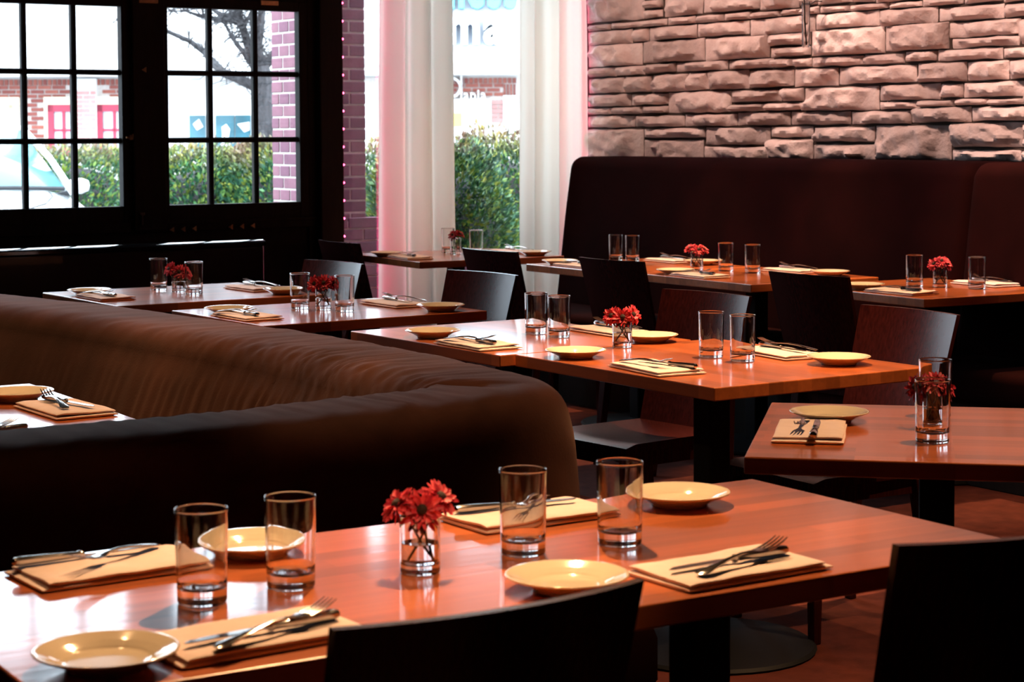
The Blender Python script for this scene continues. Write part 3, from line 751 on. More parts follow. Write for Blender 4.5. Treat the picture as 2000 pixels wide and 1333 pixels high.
# --- shop building across the car park
Q = 30.0 / 3800
shop = empty('shop_building', street(0, 30.0, 0.0), -YAW); tag(shop, 'long brick and white shop with a sign board across the car park', 'building')
def bx(px): return (px - 1000) * Q
def bz(py): return 1.38 + (258 - py) * Q
MB().box(-16, 6, 0.0, 5, -1.2, 3.70).obj('wall', M['white_wall'], shop)
MB().box(-16, 6, -0.9, 0.3, bz(148), 3.75).obj('fascia', M['white_wall'], shop)
bp = MB().box(bx(-60), bx(246), -0.04, 0.02, bz(300), bz(151)).obj('brick_panel', M['mortar_light'], shop)
fb = {}
def far_brick(x0, x1, z0, z1, y, mat, parent):
    key = (round(x1 - x0, 2), round(z1 - z0, 2), mat.name)
    if key not in fb: fb[key] = MB().box(0, x1 - x0, 0, 0.05, 0, z1 - z0).mesh('brick', mat)
    link('brick', fb[key], parent, (x0, y, z0))
def brick_field(px0, px1, py0, py1, parent, mat, y=-0.065, holes=()):
    z = bz(py0); row = 0
    h = 0.052; st = 0.0677
    while z - h > bz(py1):
        x = bx(px0) - (0.11 if row % 2 else 0.0)
        while x < bx(px1) - 0.05:
            a, b = max(x, bx(px0)), min(x + 0.195, bx(px1))
            cx, cz = (a + b) / 2, z - h / 2
            if b - a > 0.05 and not any(bx(h0) < b - 0.02 and a + 0.02 < bx(h1) and bz(k1) < cz < bz(k0) for (h0, h1, k0, k1) in holes):
                far_brick(a, b, z - h, z, y, mat, parent)
            x += 0.220
        z -= st; row += 1
# soldier course under the fascia, then running bond round the windows
x = bx(-4)
while x < bx(243):
    far_brick(x, x + 0.055, bz(163), bz(152), -0.065, M['brick_far'], bp); x += 0.074
HOLES = ((-60, 44, 187, 330), (92, 148, 187, 330), (152, 196, 150, 330), (196, 250, 187, 330))
brick_field(-4, 243, 164, 268, bp, M['brick_far'], holes=HOLES)
pil = MB().box(bx(156), bx(195), -0.16, 0.0, bz(300), bz(151)).obj('pilaster', M['white_wall'], shop)
brick_field(157, 194, 175, 268, pil, M['brick_pink'], y=-0.185)
def far_window(px0, px1, py0, py1, frame, fwid=0.09, cols=2):
    x0, x1, z0, z1 = bx(px0), bx(px1), bz(py1), bz(py0)
    f = MB(); f.box(x0, x0 + fwid, -0.11, 0, z0, z1); f.box(x1 - fwid, x1, -0.11, 0, z0, z1); f.box(x0, x1, -0.11, 0, z1 - fwid * 1.2, z1); f.box(x0, x1, -0.11, 0, z0, z0 + fwid)
    for c in range(1, cols): xx = x0 + (x1 - x0) * c / cols; f.box(xx - 0.022, xx + 0.022, -0.10, 0, z0, z1)
    zm = z0 + (z1 - z0) * 0.5
    f.box(x0, x1, -0.10, 0, zm - 0.018, zm + 0.018)
    o = f.obj('window', frame, shop)
    for c in range(cols):
        for (a, b) in ((z0 + fwid, zm - 0.018), (zm + 0.018, z1 - fwid * 1.2)):
            xa = x0 + (x1 - x0) * c / cols + (0.022 if c else fwid); xb = x0 + (x1 - x0) * (c + 1) / cols - (0.022 if c < cols - 1 else fwid)
            MB().box(xa, xb, -0.06, -0.05, a, b).obj('pane', M['far_glass'], o)
far_window(99, 160, 201, 300, M['red_paint'])
far_window(194, 262, 201, 300, M['red_paint'])
far_window(-40, 32, 198, 300, M['cream_trim'], 0.07)
for (a, b) in ((-60, 44), (92, 150), (194, 262)):
    MB().box(bx(a), bx(b), -0.13, 0, bz(201), bz(186)).obj('lintel', M['cream_trim'], shop)
MB().box(bx(92), bx(99), -0.12, 0, bz(300), bz(186)).obj('jamb', M['cream_trim'], shop)
MB().box(bx(32), bx(42), -0.12, 0, bz(300), bz(186)).obj('jamb', M['cream_trim'], shop)
# shop front seen in the right sash: dark teal glass with pale shapes
for k, (a, b) in enumerate(((373, 404), (424, 460), (462, 492))):
    o = MB().box(bx(a), bx(b), -0.05, 0, bz(300), bz(223)).obj('shop_window', M['teal_glass'], shop)
    g = MB()
    if k == 0: g.prism([(bx(380), bz(240)), (bx(392), bz(230)), (bx(400), bz(245)), (bx(388), bz(252))], 0, 0.02)
    elif k == 1: g.prism([(bx(430), bz(300)), (bx(437), bz(262)), (bx(436), bz(246)), (bx(445), bz(240)), (bx(452), bz(250)), (bx(449), bz(268)), (bx(458), bz(300))], 0, 0.02)
    else: g.prism([(bx(466), bz(240)), (bx(490), bz(236)), (bx(490), bz(252)), (bx(480), bz(256))], 0, 0.02)
    vs = [(x, -0.055 - z_, y) for (x, y, z_) in g.v]
    MB().add(vs, g.f).obj('decal', M['sign_white'], o)
# brick band under the fascia seen between the curtains
bp2 = MB().box(bx(700), bx(1010), -0.04, 0.02, bz(270), bz(151)).obj('brick_panel', M['mortar_light'], shop)
x = bx(862)
while x < bx(1006):
    far_brick(x, x + 0.055, bz(163), bz(153), -0.065, M['brick_far'], bp2); x += 0.074
brick_field(855, 984, 164, 196, bp2, M['brick_far'])
brick_field(962, 984, 197, 240, bp2, M['brick_pink'])
x = bx(985)
while x < bx(1006):
    far_brick(x, x + 0.03, bz(186), bz(165), -0.065, M['brick_far'], bp2); x += 0.05
MB().box(bx(984), bx(1012), -0.12, 0.02, bz(300), bz(187)).obj('white_panel', M['white_wall'], shop)
wp = MB().box(bx(840), bx(961), -0.30, -0.05, bz(300), bz(194)).obj('white_board', M['white_wall'], shop)
MB().box(bx(879), bx(904), -0.32, -0.301, bz(247), bz(221)).obj('notice', M['yellow'], shop)

def letters(txt, px0, px1, py0, py1, y, mats, depth, parent, bold=0.0, name='sign_letter', body=None):
    """raised sign letters, each one a piece of its own, fitted to a box on the facade"""
    objs = []; x = 0.0
    for ch in txt:
        cu = bpy.data.curves.new('letter', 'FONT'); cu.body = ch; cu.size = 1.0; cu.extrude = 0.5; cu.offset = bold; cu.resolution_u = 3
        t = bpy.data.objects.new('letter_tmp', cu); COL.objects.link(t)
        bpy.context.view_layer.update()
        me = bpy.data.meshes.new_from_object(t.evaluated_get(bpy.context.evaluated_depsgraph_get()))
        bpy.data.objects.remove(t); bpy.data.curves.remove(cu)
        xs = [v.co.x for v in me.vertices]; lo, hi = min(xs), max(xs)
        for v in me.vertices: v.co.x += x - lo
        x += hi - lo + 0.09; objs.append(me)
    W = x - 0.09
    ys = [v.co.y for m_ in objs for v in m_.vertices]; y0, y1 = min(ys), max(ys)
    sx = (bx(px1) - bx(px0)) / W; sz = (bz(py0) - bz(py1)) / (y1 - y0)
    for me in objs:
        me.materials.clear(); me.materials.append(mats[0]); me.materials.append(mats[1])
        for p in me.polygons: p.material_index = 0 if abs(p.normal.z) > 0.5 else 1
        cx = sum(v.co.x for v in me.vertices) / len(me.vertices)
        for v in me.vertices:
            X, Y, Z = v.co
            v.co = ((X - cx) * sx, -Z * depth, (Y - y0) * sz)
        link(name, me, parent, (bx(px0) + cx * sx, y, bz(py1)))
sb = MB().box(bx(690), bx(1120), -0.95, -0.9, bz(130), bz(-36)).obj('sign_board', M['white_wall'], shop)
letters('mess', 865, 1012, -32, 28, -1.06, (M['sign_face'], M['sign_side']), 0.22, sb, 0.035)
letters('ma', 884, 984, 41, 95, -1.06, (M['sign_white'], M['sign_side']), 0.22, sb, 0.035)
letters('apia', 907, 951, 176, 203, -0.16, (M['white_wall'], M['white_wall']), 0.08, bp2, 0.02)
# round white ring and bar of the same sign
rg = MB(); n = 40; vs = []; fs = []
for k in range(n):
    a = 2 * pi * k / n
    for (rr, yy) in ((0.165, -0.13), (0.120, -0.13), (0.120, -0.07), (0.165, -0.07)):
        vs.append((bx(883) + cos(a) * rr * 1.02, yy, bz(171) + sin(a) * rr))
for k in range(n):
    for j in range(4):
        fs.append((k * 4 + j, k * 4 + (j + 1) % 4, ((k + 1) % n) * 4 + (j + 1) % 4, ((k + 1) % n) * 4 + j))
rg.add(vs, fs).obj('sign_ring', M['white_wall'], bp2, smooth=True)
MB().box(bx(901), bx(905), -0.13, -0.07, bz(196), bz(148)).obj('sign_bar', M['white_wall'], bp2)

# ================================================================== SEATING
def sweep(path, prof_fn, n_prof, closed_prof=True):
    """sweep a profile (offset from path, height) along a plan path; path: list of (x, y, nx, ny, s)"""
    vs = []; fs = []
    for k, (x, y, nx, ny, s) in enumerate(path):
        for (o, z) in prof_fn(s, k):
            vs.append((x + nx * o, y + ny * o, z))
    for k in range(len(path) - 1):
        for i in range(n_prof if closed_prof else n_prof - 1):
            a, b = k * n_prof + i, k * n_prof + (i + 1) % n_prof
            fs.append((a, b, b + n_prof, a + n_prof))
    if closed_prof:
        fs.append(tuple(range(n_prof - 1, -1, -1))); fs.append(tuple((len(path) - 1) * n_prof + i for i in range(n_prof)))
    return MB().add(vs, fs)

def round_path(pts, rad, step=0.035):
    """polyline with rounded corners, resampled, with unit normals to the right of travel"""
    P = [Vector(p) for p in pts]; out = [P[0]]
    for i in range(1, len(P) - 1):
        a, b, c = P[i - 1], P[i], P[i + 1]
        r = rad[i] if hasattr(rad, '__len__') else rad
        p0 = b + (a - b).normalized() * r; p2 = b + (c - b).normalized() * r
        for k in range(25):
            t = k / 24; out.append(p0 * (1 - t) ** 2 + b * 2 * t * (1 - t) + p2 * t * t)
    out.append(P[-1])
    res = [out[0]]; s = [0.0]; acc = 0
    for a, b in zip(out, out[1:]):
        L = (b - a).length; nseg = max(1, int(L / step))
        for k in range(1, nseg + 1):
            res.append(a.lerp(b, k / nseg)); s.append(s[-1] + L / nseg)
    fin = []
    for i, p in enumerate(res):
        t = (res[min(i + 1, len(res) - 1)] - res[max(i - 1, 0)]).normalized()
        fin.append((p.x, p.y, t.y, -t.x, s[i]))
    return fin

# --- L-shaped velvet booth: one back between two runs of seat
BZ = 0.838
booth = empty('corner_booth', (2.2, 3.5, 0)); tag(booth, 'long L-shaped brown velvet booth with gathered upholstery behind the nearest table', 'booth')
def shifted(mb, root):
    L = Vector(root.location); mb.v = [tuple(Vector(p) - L) for p in mb.v]; return mb
bpath = round_path([(1.92, 8.05), (1.98, 7.0), (2.19, 5.7), (2.325, 4.6), (2.275, 3.475), (1.5, 3.385), (-1.2, 3.50)], [0, .3, .5, .3, 0.21, .18, 0], 0.011)
NP = 52
SC = min(bpath, key=lambda p: (p[0] - 2.275) ** 2 + (p[1] - 3.475) ** 2)[4]
def back_prof(s, k):
    # o > 0: right of travel (inner side); half widths widen downwards
    x, y, nx, ny, _ = bpath[k]
    pts = []
    for i in range(NP):
        t = i / NP * 2 * pi
        c, si = cos(t), sin(t)
        # superellipse upper part, straight flanks below
        w0 = 0.180
        e = 0.42
        o = w0 * (abs(c) ** e) * (1 if c > 0 else -1)
        z = 0.60 + (BZ - 0.60) * (abs(si) ** 0.42) if si >= 0 else 0.60 - 0.55 * (abs(si) ** 0.75)
        low = max(0.0, 0.76 - z)
        o += (0.42 * low if c > 0 else -0.07 * low) if z > 0.44 else (0.134 if c > 0 else -0.03)
        pts.append((o, z))
    # gathers: folds down both flanks, strongest near the corner, creeping on to the top
    near = exp(-((y - 4.1) / 1.0) ** 2) if x > 1.95 else exp(-((x - 1.7) / 0.9) ** 2)
    out = []
    for (o, z) in pts:
        top = max(0.0, min(1.0, (z - 0.70) / 0.12))
        side = 1 - top
        lean = s + 0.10 * top * (1 if o > 0 else -1)            # pleats lean over as they run on to the top
        ph = lean * 120 + 9 * noise.noise((s * 3.1, z * 1.2, 1.0)) + 5 * noise.noise((s * 9.0, z * 2.5, 4.0))
        amp = 0.35 + 0.65 * noise.noise((s * 5.0, 2.0, 8.0))
        edge = max(0.0, 1 - abs(z - (BZ - 0.02)) / 0.10) if o > 0 else 0.0
        pl_ = (0.5 + 0.5 * sin(ph)) ** 2
        f = (pl_ * 0.0075 * max(0.2, amp + 0.5) + 0.003 * noise.noise((s * 40, z * 3, 2))) * side * (0.06 + 0.94 * near) if o > 0 else 0.003 * side * (sin(s * 24 + 3 * noise.noise((s, z, 4))) * .5 + .5) * near
        soft = 0.004 * noise.noise((s * 2.6, o * 5, z * 4)) + 0.0025 * noise.noise((s * 7, o * 10, z * 6))
        wr = (0.5 if x < 1.9 else 1.0) * (0.0024 * (pl_ - .5) * edge * near + 0.0036 * noise.noise((s * 15 + o * 22, o * 4 + s * 2, 3)) + 0.0016 * noise.noise((s * 46 + o * 40, o * 5, 5))) * (top + 0.3) * (0.3 + near)
        wr -= 0.030 * exp(-((s - SC + 0.25 * o) / 0.030) ** 2) * max(0.0, min(1.0, (o + 0.06) / 0.16)) * top   # the crease where the two runs meet
        sag = -0.010 * top * (0.5 + 0.5 * noise.noise((s * 1.1, 0, 9))) + 0.006 * top
        out.append((o * (1 + 0.0) + (f if o > 0 else -f) + soft * 0.6 * (1 if o > 0 else -1), z + wr + sag + soft * 0.5 * top))
    return out
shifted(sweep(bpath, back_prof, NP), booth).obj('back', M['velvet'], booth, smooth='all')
def seat_prof(o0, o1):
    def f(s, k):
        b = 0.04
        return [(o0, 0.30), (o1 - b if o1 > o0 else o1 + b, 0.30), (o1, 0.34), (o1, 0.42), (o1 - b * .4 if o1 > o0 else o1 + b * .4, 0.447), (o1 - b if o1 > o0 else o1 + b, 0.455), (o0, 0.46)]
    return f
def plinth_prof(o0, o1):
    return lambda s, k: [(o0, 0.0), (o1, 0.0), (o1, 0.30), (o0, 0.30)]
inner = [(x, y, nx, ny, s) for (x, y, nx, ny, s) in bpath]
segA = [p for p in bpath if p[1] > 4.12]; segB = [p for p in bpath if p[0] < 1.56 and p[1] < 4]
for sg in (segA, segB):
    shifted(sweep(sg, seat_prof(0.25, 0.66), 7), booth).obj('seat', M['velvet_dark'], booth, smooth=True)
    shifted(sweep(sg, plinth_prof(0.25, 0.60), 4), booth).obj('plinth', M['frame_wood'], booth)
segA2 = [p for p in bpath if p[1] > 3.75 and p[0] > 1.95]; segB2 = [p for p in bpath if p[0] < 2.1 and p[1] < 4]
for sg in (segA2, segB2):
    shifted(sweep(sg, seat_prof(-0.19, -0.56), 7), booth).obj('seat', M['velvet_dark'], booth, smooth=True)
    shifted(sweep(sg, plinth_prof(-0.19, -0.50), 4), booth).obj('plinth', M['frame_wood'], booth)

# --- banquettes along the stone wall
def banquette(y0, y1, xf, label, seed):
    root = empty('banquette', (6.3, (y0 + y1) / 2, 0)); tag(root, label, 'banquette', 'high-backed banquettes under the stone wall')
    # back: profile in x and z, run along y with both ends rounded over
    ny = 60; vs = []; fs = []; prof = []
    for k in range(9): a = pi / 2 * k / 8; prof.append((xf + 0.10 - 0.07 * sin(a) + 0.0, 1.245 - 0.07 + 0.07 * cos(a)))
    for k in range(1, 13): prof.append((xf + 0.03 - 0.10 * (k / 12), 1.175 - 0.725 * k / 12))
    prof.append((xf - 0.07, 0.06))
    n = len(prof)
    Ls = y1 - y0
    for j in range(ny + 1):
        u = j / ny; y = y0 + Ls * (0.5 - 0.5 * cos(pi * u))
        e = min(y - y0, y1 - y)
        rr = 0.06
        drop = 0 if e > rr else rr - sqrt(max(0, rr * rr - (rr - e) ** 2))
        back = 0 if e > 0.05 else 0.05 - sqrt(max(0, 0.05 ** 2 - (0.05 - e) ** 2))
        for (x, z) in prof:
            zt = z - drop * max(0, (z - 1.0) / 0.245)
            vs.append((x + back + 0.006 * noise.noise((y * 1.4, z * 2, seed)), y, zt))
        vs.append((6.345, y, 0.06)); vs.append((6.345, y, 1.245 - drop))
    n2 = n + 2
    for j in range(ny):
        for i in range(n2):
            a, b = j * n2 + i, j * n2 + (i + 1) % n2
            fs.append((a, b, b + n2, a + n2))
    fs.append(tuple(range(n2))); fs.append(tuple(ny * n2 + i for i in range(n2 - 1, -1, -1)))
    shifted(MB().add(vs, fs), root).obj('back', M['velvet_dark'], root, smooth=True)
    shifted(MB().box(xf - 0.48, xf - 0.04, y0 + 0.01, y1 - 0.01, 0.33, 0.46), root).obj('seat', M['velvet_dark'], root, smooth=True, bevel=0.035, seg=4)
    shifted(MB().box(xf - 0.42, xf + 0.02, y0 + 0.02, y1 - 0.02, 0.0, 0.33), root).obj('plinth', M['frame_wood'], root, bevel=0.004)
    return root
banquette(5.79, 8.76, 6.02, 'tall dark brown banquette, the long one running from the curtain under the stone wall', 1)
banquette(2.9, 5.765, 5.985, 'tall dark brown banquette, the second one cut off by the right edge', 2)

# --- low black partition under the sashes
part = empty('low_partition', (3.0, 8.6, 0)); tag(part, 'low black partition with a glossy rounded top edge under the sash windows', 'partition')
MB().box(-2.4, 1.13, -0.03, 0.03, 0.0, 0.835).obj('panel', M['leather'], part, bevel=0.01, seg=3)
cp = MB(); cp.add([(xx, yy, zz) for xx in (-2.4, 1.135) for (yy, zz) in ((-0.045, 0.836), (-0.045, 0.850), (-0.030, 0.858), (0.0, 0.863), (0.030, 0.8645), (0.045, 0.861), (0.045, 0.836))],
       [tuple(range(7)), tuple(range(13, 6, -1))] + [(k, (k + 1) % 7, 7 + (k + 1) % 7, 7 + k) for k in range(7)])
cp.obj('cap_rail', M['lacquer'], part, smooth=True)

# --- tables
def table(cx, cy, lx, ly, rot, label, peds, group='butcher-block tables'):
    root = empty('dining_table', (cx, cy, 0), R(rot)); tag(root, label, 'table', group)
    MB().box(-lx / 2, lx / 2, -ly / 2, ly / 2, 0.716, 0.75).obj('tabletop', M['table'], root, bevel=0.003, seg=2)
    for (px, py) in peds:
        MB().box(px - 0.036, px + 0.036, py - 0.036, py + 0.036, 0.02, 0.705).obj('pedestal_column', M['iron'], root, bevel=0.006)
        MB().box(px - 0.20, px + 0.20, py - 0.03, py + 0.03, 0.703, 0.7165).obj('top_bracket', M['iron'], root, bevel=0.003)
        d = MB().lathe([(0, 0.0), (0.275, 0.0), (0.28, 0.006), (0.272, 0.014), (0.06, 0.03), (0, 0.03)], 40)
        d.obj('base_disc', M['iron'], root, (px, py, 0), smooth=True)
    return root
table(1.497, 2.385, 1.53, 0.665, -1.4, 'largest foreground wooden table set for four in front of the velvet booth', [(-0.42, 0), (0.405, 0.015)])
table(2.965, 2.885, 0.80, 0.77, -44.5, 'wooden table turned cornerwise at the right edge behind the foreground table', [(-0.03, -0.02)])
table(3.365, 4.158, 0.885, 0.735, 90.5, 'sunlit middle wooden table whose corner points at the viewer, right of the table joint', [(-0.13, 0.12)])
table(3.285, 5.035, 0.845, 0.70, 91.5, 'white-glaring wooden table pushed end to end against the middle table, left of the joint', [(0, 0)])
table(3.200, 6.125, 0.885, 0.700, 2.0, 'wooden table with pink flowers between booth and window, second row', [(0, 0)])
table(3.075, 7.125, 0.86, 0.76, 1.0, 'dim wooden table farthest left beside the black partition', [(0, 0)])
table(5.200, 8.540, 0.83, 0.78, -2.5, 'small wooden table right in front of the cream curtains', [(0, 0)])
table(5.480, 7.335, 0.76, 0.80, -1.0, 'far left one of two joined wooden tables along the banquette', [(0, 0)])
table(5.515, 6.530, 0.70, 0.785, -1.0, 'near right one of two joined wooden tables along the banquette', [(0, 0)])
table(5.625, 5.600, 0.74, 0.78, -3.5, 'wooden table by the second banquette at the right edge', [(0, 0)])
table(1.235, 4.290, 0.80, 0.98, -1.0, 'white-glaring wooden table inside the booth at the left edge', [(0, 0)])

# --- chairs: bent plywood back, flat seat, four tapered legs
def make_chair():
    root = empty('dining_chair')
    W, D, SH = 0.40, 0.42, 0.45
    # seat front is +y
    m = MB(); nx, ny = 10, 10; vs = []; fs = []
    for zz in (0, 1):
        for j in range(ny + 1):
            for i in range(nx + 1):
                u, v = i / nx - .5, j / ny - .5
                wv = W * (0.94 + 0.06 * (v + .5))
                z = SH - 0.012 * (1 - (2 * u) ** 2) * (1 - (2 * v) ** 2) if zz else SH - 0.026
                if v > 0.4: z -= 0.010 * ((v - 0.4) / 0.1) ** 2
                vs.append((u * wv, v * D, z))
    N = (nx + 1) * (ny + 1)
    for j in range(ny):
        for i in range(nx):
            k = j * (nx + 1) + i
            fs.append((k, k + nx + 1, k + nx + 2, k + 1)); fs.append((N + k, N + k + 1, N + k + nx + 2, N + k + nx + 1))
    ring = [i for i in range(nx + 1)] + [j * (nx + 1) + nx for j in range(1, ny + 1)] + [ny * (nx + 1) + i for i in range(nx - 1, -1, -1)] + [j * (nx + 1) for j in range(ny - 1, 0, -1)]
    for a in range(len(ring)):
        b = (a + 1) % len(ring); fs.append((ring[a], ring[b], N + ring[b], N + ring[a]))
    m.add(vs, fs).obj('seat', M['dark_wood'], root, smooth=True)
    # backrest
    nx, nz = 14, 8; vs = []; fs = []; T = 0.014
    z0, z1 = 0.44, 0.865; lean = 0.265
    for side in (0, 1):
        for j in range(nz + 1):
            for i in range(nx + 1):
                u = i / nx - .5; v = j / nz
                wv = W * (0.93 + 0.07 * v)
                bow = -0.030 * (1 - (2 * u) ** 2) * (0.3 + 0.7 * v)
                y = -D / 2 + 0.022 - lean * (z1 - z0) * v + bow - (T if side else 0)
                vs.append((u * wv, y, z0 + (z1 - z0) * v))
    N = (nx + 1) * (nz + 1)
    for j in range(nz):
        for i in range(nx):
            k = j * (nx + 1) + i
            fs.append((k, k + 1, k + nx + 2, k + nx + 1)); fs.append((N + k, N + k + nx + 1, N + k + nx + 2, N + k + 1))
    ring = [i for i in range(nx + 1)] + [j * (nx + 1) + nx for j in range(1, nz + 1)] + [nz * (nx + 1) + i for i in range(nx - 1, -1, -1)] + [j * (nx + 1) for j in range(nz - 1, 0, -1)]
    for a in range(len(ring)):
        b = (a + 1) % len(ring); fs.append((ring[a], N + ring[a], N + ring[b], ring[b]))
    MB().add(vs, fs).obj('backrest', M['dark_wood'], root, smooth=True)
    # apron and legs
    fr = MB(); a, b = W / 2 - 0.035, D / 2 - 0.035
    fr.box(-a, a, b - 0.01, b + 0.01, SH - 0.075, SH - 0.026); fr.box(-a, a, -b - 0.01, -b + 0.01, SH - 0.075, SH - 0.026)
    fr.box(-a - 0.01, -a + 0.01, -b, b, SH - 0.075, SH - 0.026); fr.box(a - 0.01, a + 0.01, -b, b, SH - 0.075, SH - 0.026)
    fr.obj('apron', M['dark_wood'], root)
    for sx in (-1, 1):
        for sy in (-1, 1):
            lg = MB(); t, q = 0.020, 0.013; X, Y = sx * (W / 2 - 0.028), sy * (D / 2 - 0.028)
            dx, dy = 0.0, (-0.06 if sy < 0 else 0.0)
            lg.add([(X - t, Y - t, SH - 0.026), (X + t, Y - t, SH - 0.026), (X + t, Y + t, SH - 0.026), (X - t, Y + t, SH - 0.026),
                    (X - q + dx, Y - q + dy, 0), (X + q + dx, Y - q + dy, 0), (X + q + dx, Y + q + dy, 0), (X - q + dx, Y + q + dy, 0)],
                   [(0, 1, 2, 3), (4, 7, 6, 5), (0, 4, 5, 1), (1, 5, 6, 2), (2, 6, 7, 3), (3, 7, 4, 0)])
            lg.obj('leg', M['dark_wood'], root, bevel=0.003)
    return root
# top of the backrest in plan -> seat centre; rz turns the front (+y) of the chair
TOPY = 0.21 - 0.022 + 0.265 * 0.425 + 0.018
chairs = [
    (1.130, 1.768, 0, 'dark wooden chair with its back to the viewer at the lower middle edge'),
    (1.898, 1.705, -10, 'dark wooden chair with its back to the viewer in the lower right corner'),
    (4.315, 8.17, -90, 'black chair back at the small table in front of the cream curtains'),
    (4.535, 7.18, -86, 'black chair back at the far left joined banquette table'),
    (4.590, 6.350, -86, 'black chair back behind the flower vase of the middle table'),
    (4.685, 5.275, -87, 'black chair back directly before the table of the second banquette'),
    (3.640, 6.900, 97, 'dark chair facing us with a blue window sheen at the dim left table'),
    (3.800, 6.040, 97, 'dark chair facing us with purple sheen at the table with pink flowers'),
    (3.905, 4.860, 95, 'dark chair facing us whose bare seat shows under the middle tables'),
    (4.000, 4.050, 88, 'dark reddish chair facing us at the right end of the middle table'),
]
ch0 = None
for (x, y, rz, lab) in chairs:
    a = R(rz); cx, cy = x - sin(a) * TOPY, y + cos(a) * TOPY
    if ch0 is None: ch0 = make_chair(); c = ch0; c.location = (cx, cy, 0); c.rotation_euler = (0, 0, a)
    else: c = copy_tree(ch0, (cx, cy, 0), a)
    tag(c, lab, 'chair', 'dark bent-plywood chairs')

# ================================================================== TABLEWARE
TZ = 0.7503
# tumbler: heavy base, thin wall, rounded rim
tumbler_me = MB().lathe([(0, 0.0), (0.030, 0.0), (0.0325, 0.0012), (0.0335, 0.004), (0.0340, 0.03), (0.0352, 0.09), (0.0359, 0.1235), (0.0363, 0.1252), (0.0362, 0.1270), (0.0353, 0.1281), (0.0343, 0.1276), (0.0337, 0.1258), (0.0338, 0.1235), (0.0328, 0.09), (0.0316, 0.032), (0.0300, 0.0235), (0.026, 0.0195), (0.018, 0.0178), (0, 0.0172)], 56, 0.0012).mesh('drinking_glass', M['glass'], smooth='all')
def tumbler(x, y, label):
    o = link('drinking_glass', tumbler_me, None, (x, y, TZ), rnd.uniform(0, 6)); tag(o, label, 'glass', 'clear tumblers')
T_ = 'clear tumbler on the '
for (x, y, l) in (
    (1.058, 2.398, T_ + 'foreground table, first from the left'), (1.197, 2.411, T_ + 'foreground table, second from the left'),
    (1.581, 2.408, T_ + 'foreground table, right beside the flower vase'), (1.741, 2.382, T_ + 'foreground table, last on the right'),
    (3.360, 5.039, T_ + 'glaring left half of the middle pair, left of two'), (3.359, 4.910, T_ + 'glaring left half of the middle pair, right of two'),
    (3.406, 4.228, T_ + 'sunlit middle table, left one right of the flowers'), (3.415, 4.103, T_ + 'sunlit middle table, right one right of the flowers'),
    (2.837, 2.813, T_ + 'cornerwise table, in front of the dark red flowers'), (3.092, 3.058, T_ + 'cornerwise table, behind the dark red flowers'),
    (5.254, 8.706, T_ + 'curtain table, against the left curtain edge'), (5.282, 8.472, T_ + 'curtain table, against the dark green shrub'),
    (5.586, 7.791 - 0.12, T_ + 'joined banquette tables, first from the left'), (5.603, 7.589 - 0.03, T_ + 'joined banquette tables, second from the left'),
    (5.562, 6.799, T_ + 'joined banquette tables, third from the left'), (5.576, 6.630, T_ + 'joined banquette tables, fourth from the left'),
    (5.621, 5.678, T_ + 'right-edge banquette table, left of its flowers'), (5.727, 5.441, T_ + 'right-edge banquette table, right of its flowers'),
    (3.153, 6.255, T_ + 'pink flower table, left of its flowers'), (3.227, 6.055, T_ + 'pink flower table, right of its flowers'),
    (3.062, 7.330, T_ + 'dim left table, half hidden left of its flowers'), (3.097, 7.060, T_ + 'dim left table, right of its flowers')):
    tumbler(x, y, l)

# plates
plate_me = MB().lathe([(0, 0.004), (0.040, 0.004), (0.043, 0.0), (0.048, 0.0), (0.050, 0.004), (0.066, 0.0125), (0.082, 0.0195), (0.0855, 0.0212), (0.0862, 0.0226), (0.0848, 0.0236), (0.081, 0.0228), (0.066, 0.0168), (0.056, 0.0118), (0.052, 0.0092), (0.046, 0.0082), (0, 0.0082)], 72, 0.0015).mesh('bread_plate', M['china'], smooth='all')
P_ = 'small cream bread plate on the '
for (x, y, l) in (
    (1.246, 2.630, P_ + 'foreground table seen between the two left tumblers'), (0.832, 2.165, P_ + 'foreground table at the lower left corner'),
    (1.504, 2.181, P_ + 'foreground table, bright one above the chair back'), (2.009, 2.579, P_ + 'foreground table at its far right corner'),
    (3.043, 5.137, P_ + 'glaring left half of the middle pair, front side'), (3.092, 4.438, P_ + 'middle table, front side beside the joint'),
    (3.508, 4.647, P_ + 'middle pair, far side behind the vase'), (3.582, 3.901, P_ + 'middle table, far right end'),
    (2.859, 3.143, P_ + 'cornerwise table beyond its napkin'),
    (4.850, 8.643, P_ + 'curtain table, left end'), (5.491, 8.241, P_ + 'curtain table, right end'),
    (5.205, 7.600, P_ + 'joined banquette tables, near side far left'), (5.265, 6.785, P_ + 'joined banquette tables, near side in front of the vase'),
    (5.736, 7.283 - 0.09, P_ + 'joined banquette tables, wall side behind the vase'), (5.740, 6.309, P_ + 'joined banquette tables, wall side right end'),
    (5.360, 5.700, P_ + 'right-edge banquette table, half hidden by a chair'),
    (2.860, 6.223, P_ + 'pink flower table, left end'), (3.520, 5.885, P_ + 'pink flower table, right end'),
    (2.745, 7.262, P_ + 'dim left table, left end'), (3.392, 6.861, P_ + 'dim left table, right end'),
    (1.513, 4.487, P_ + 'table inside the booth at the left edge')):
    o = link('bread_plate', plate_me, None, (x, y, TZ), rnd.uniform(0, 6)); tag(o, l, 'plate', 'cream bread plates')

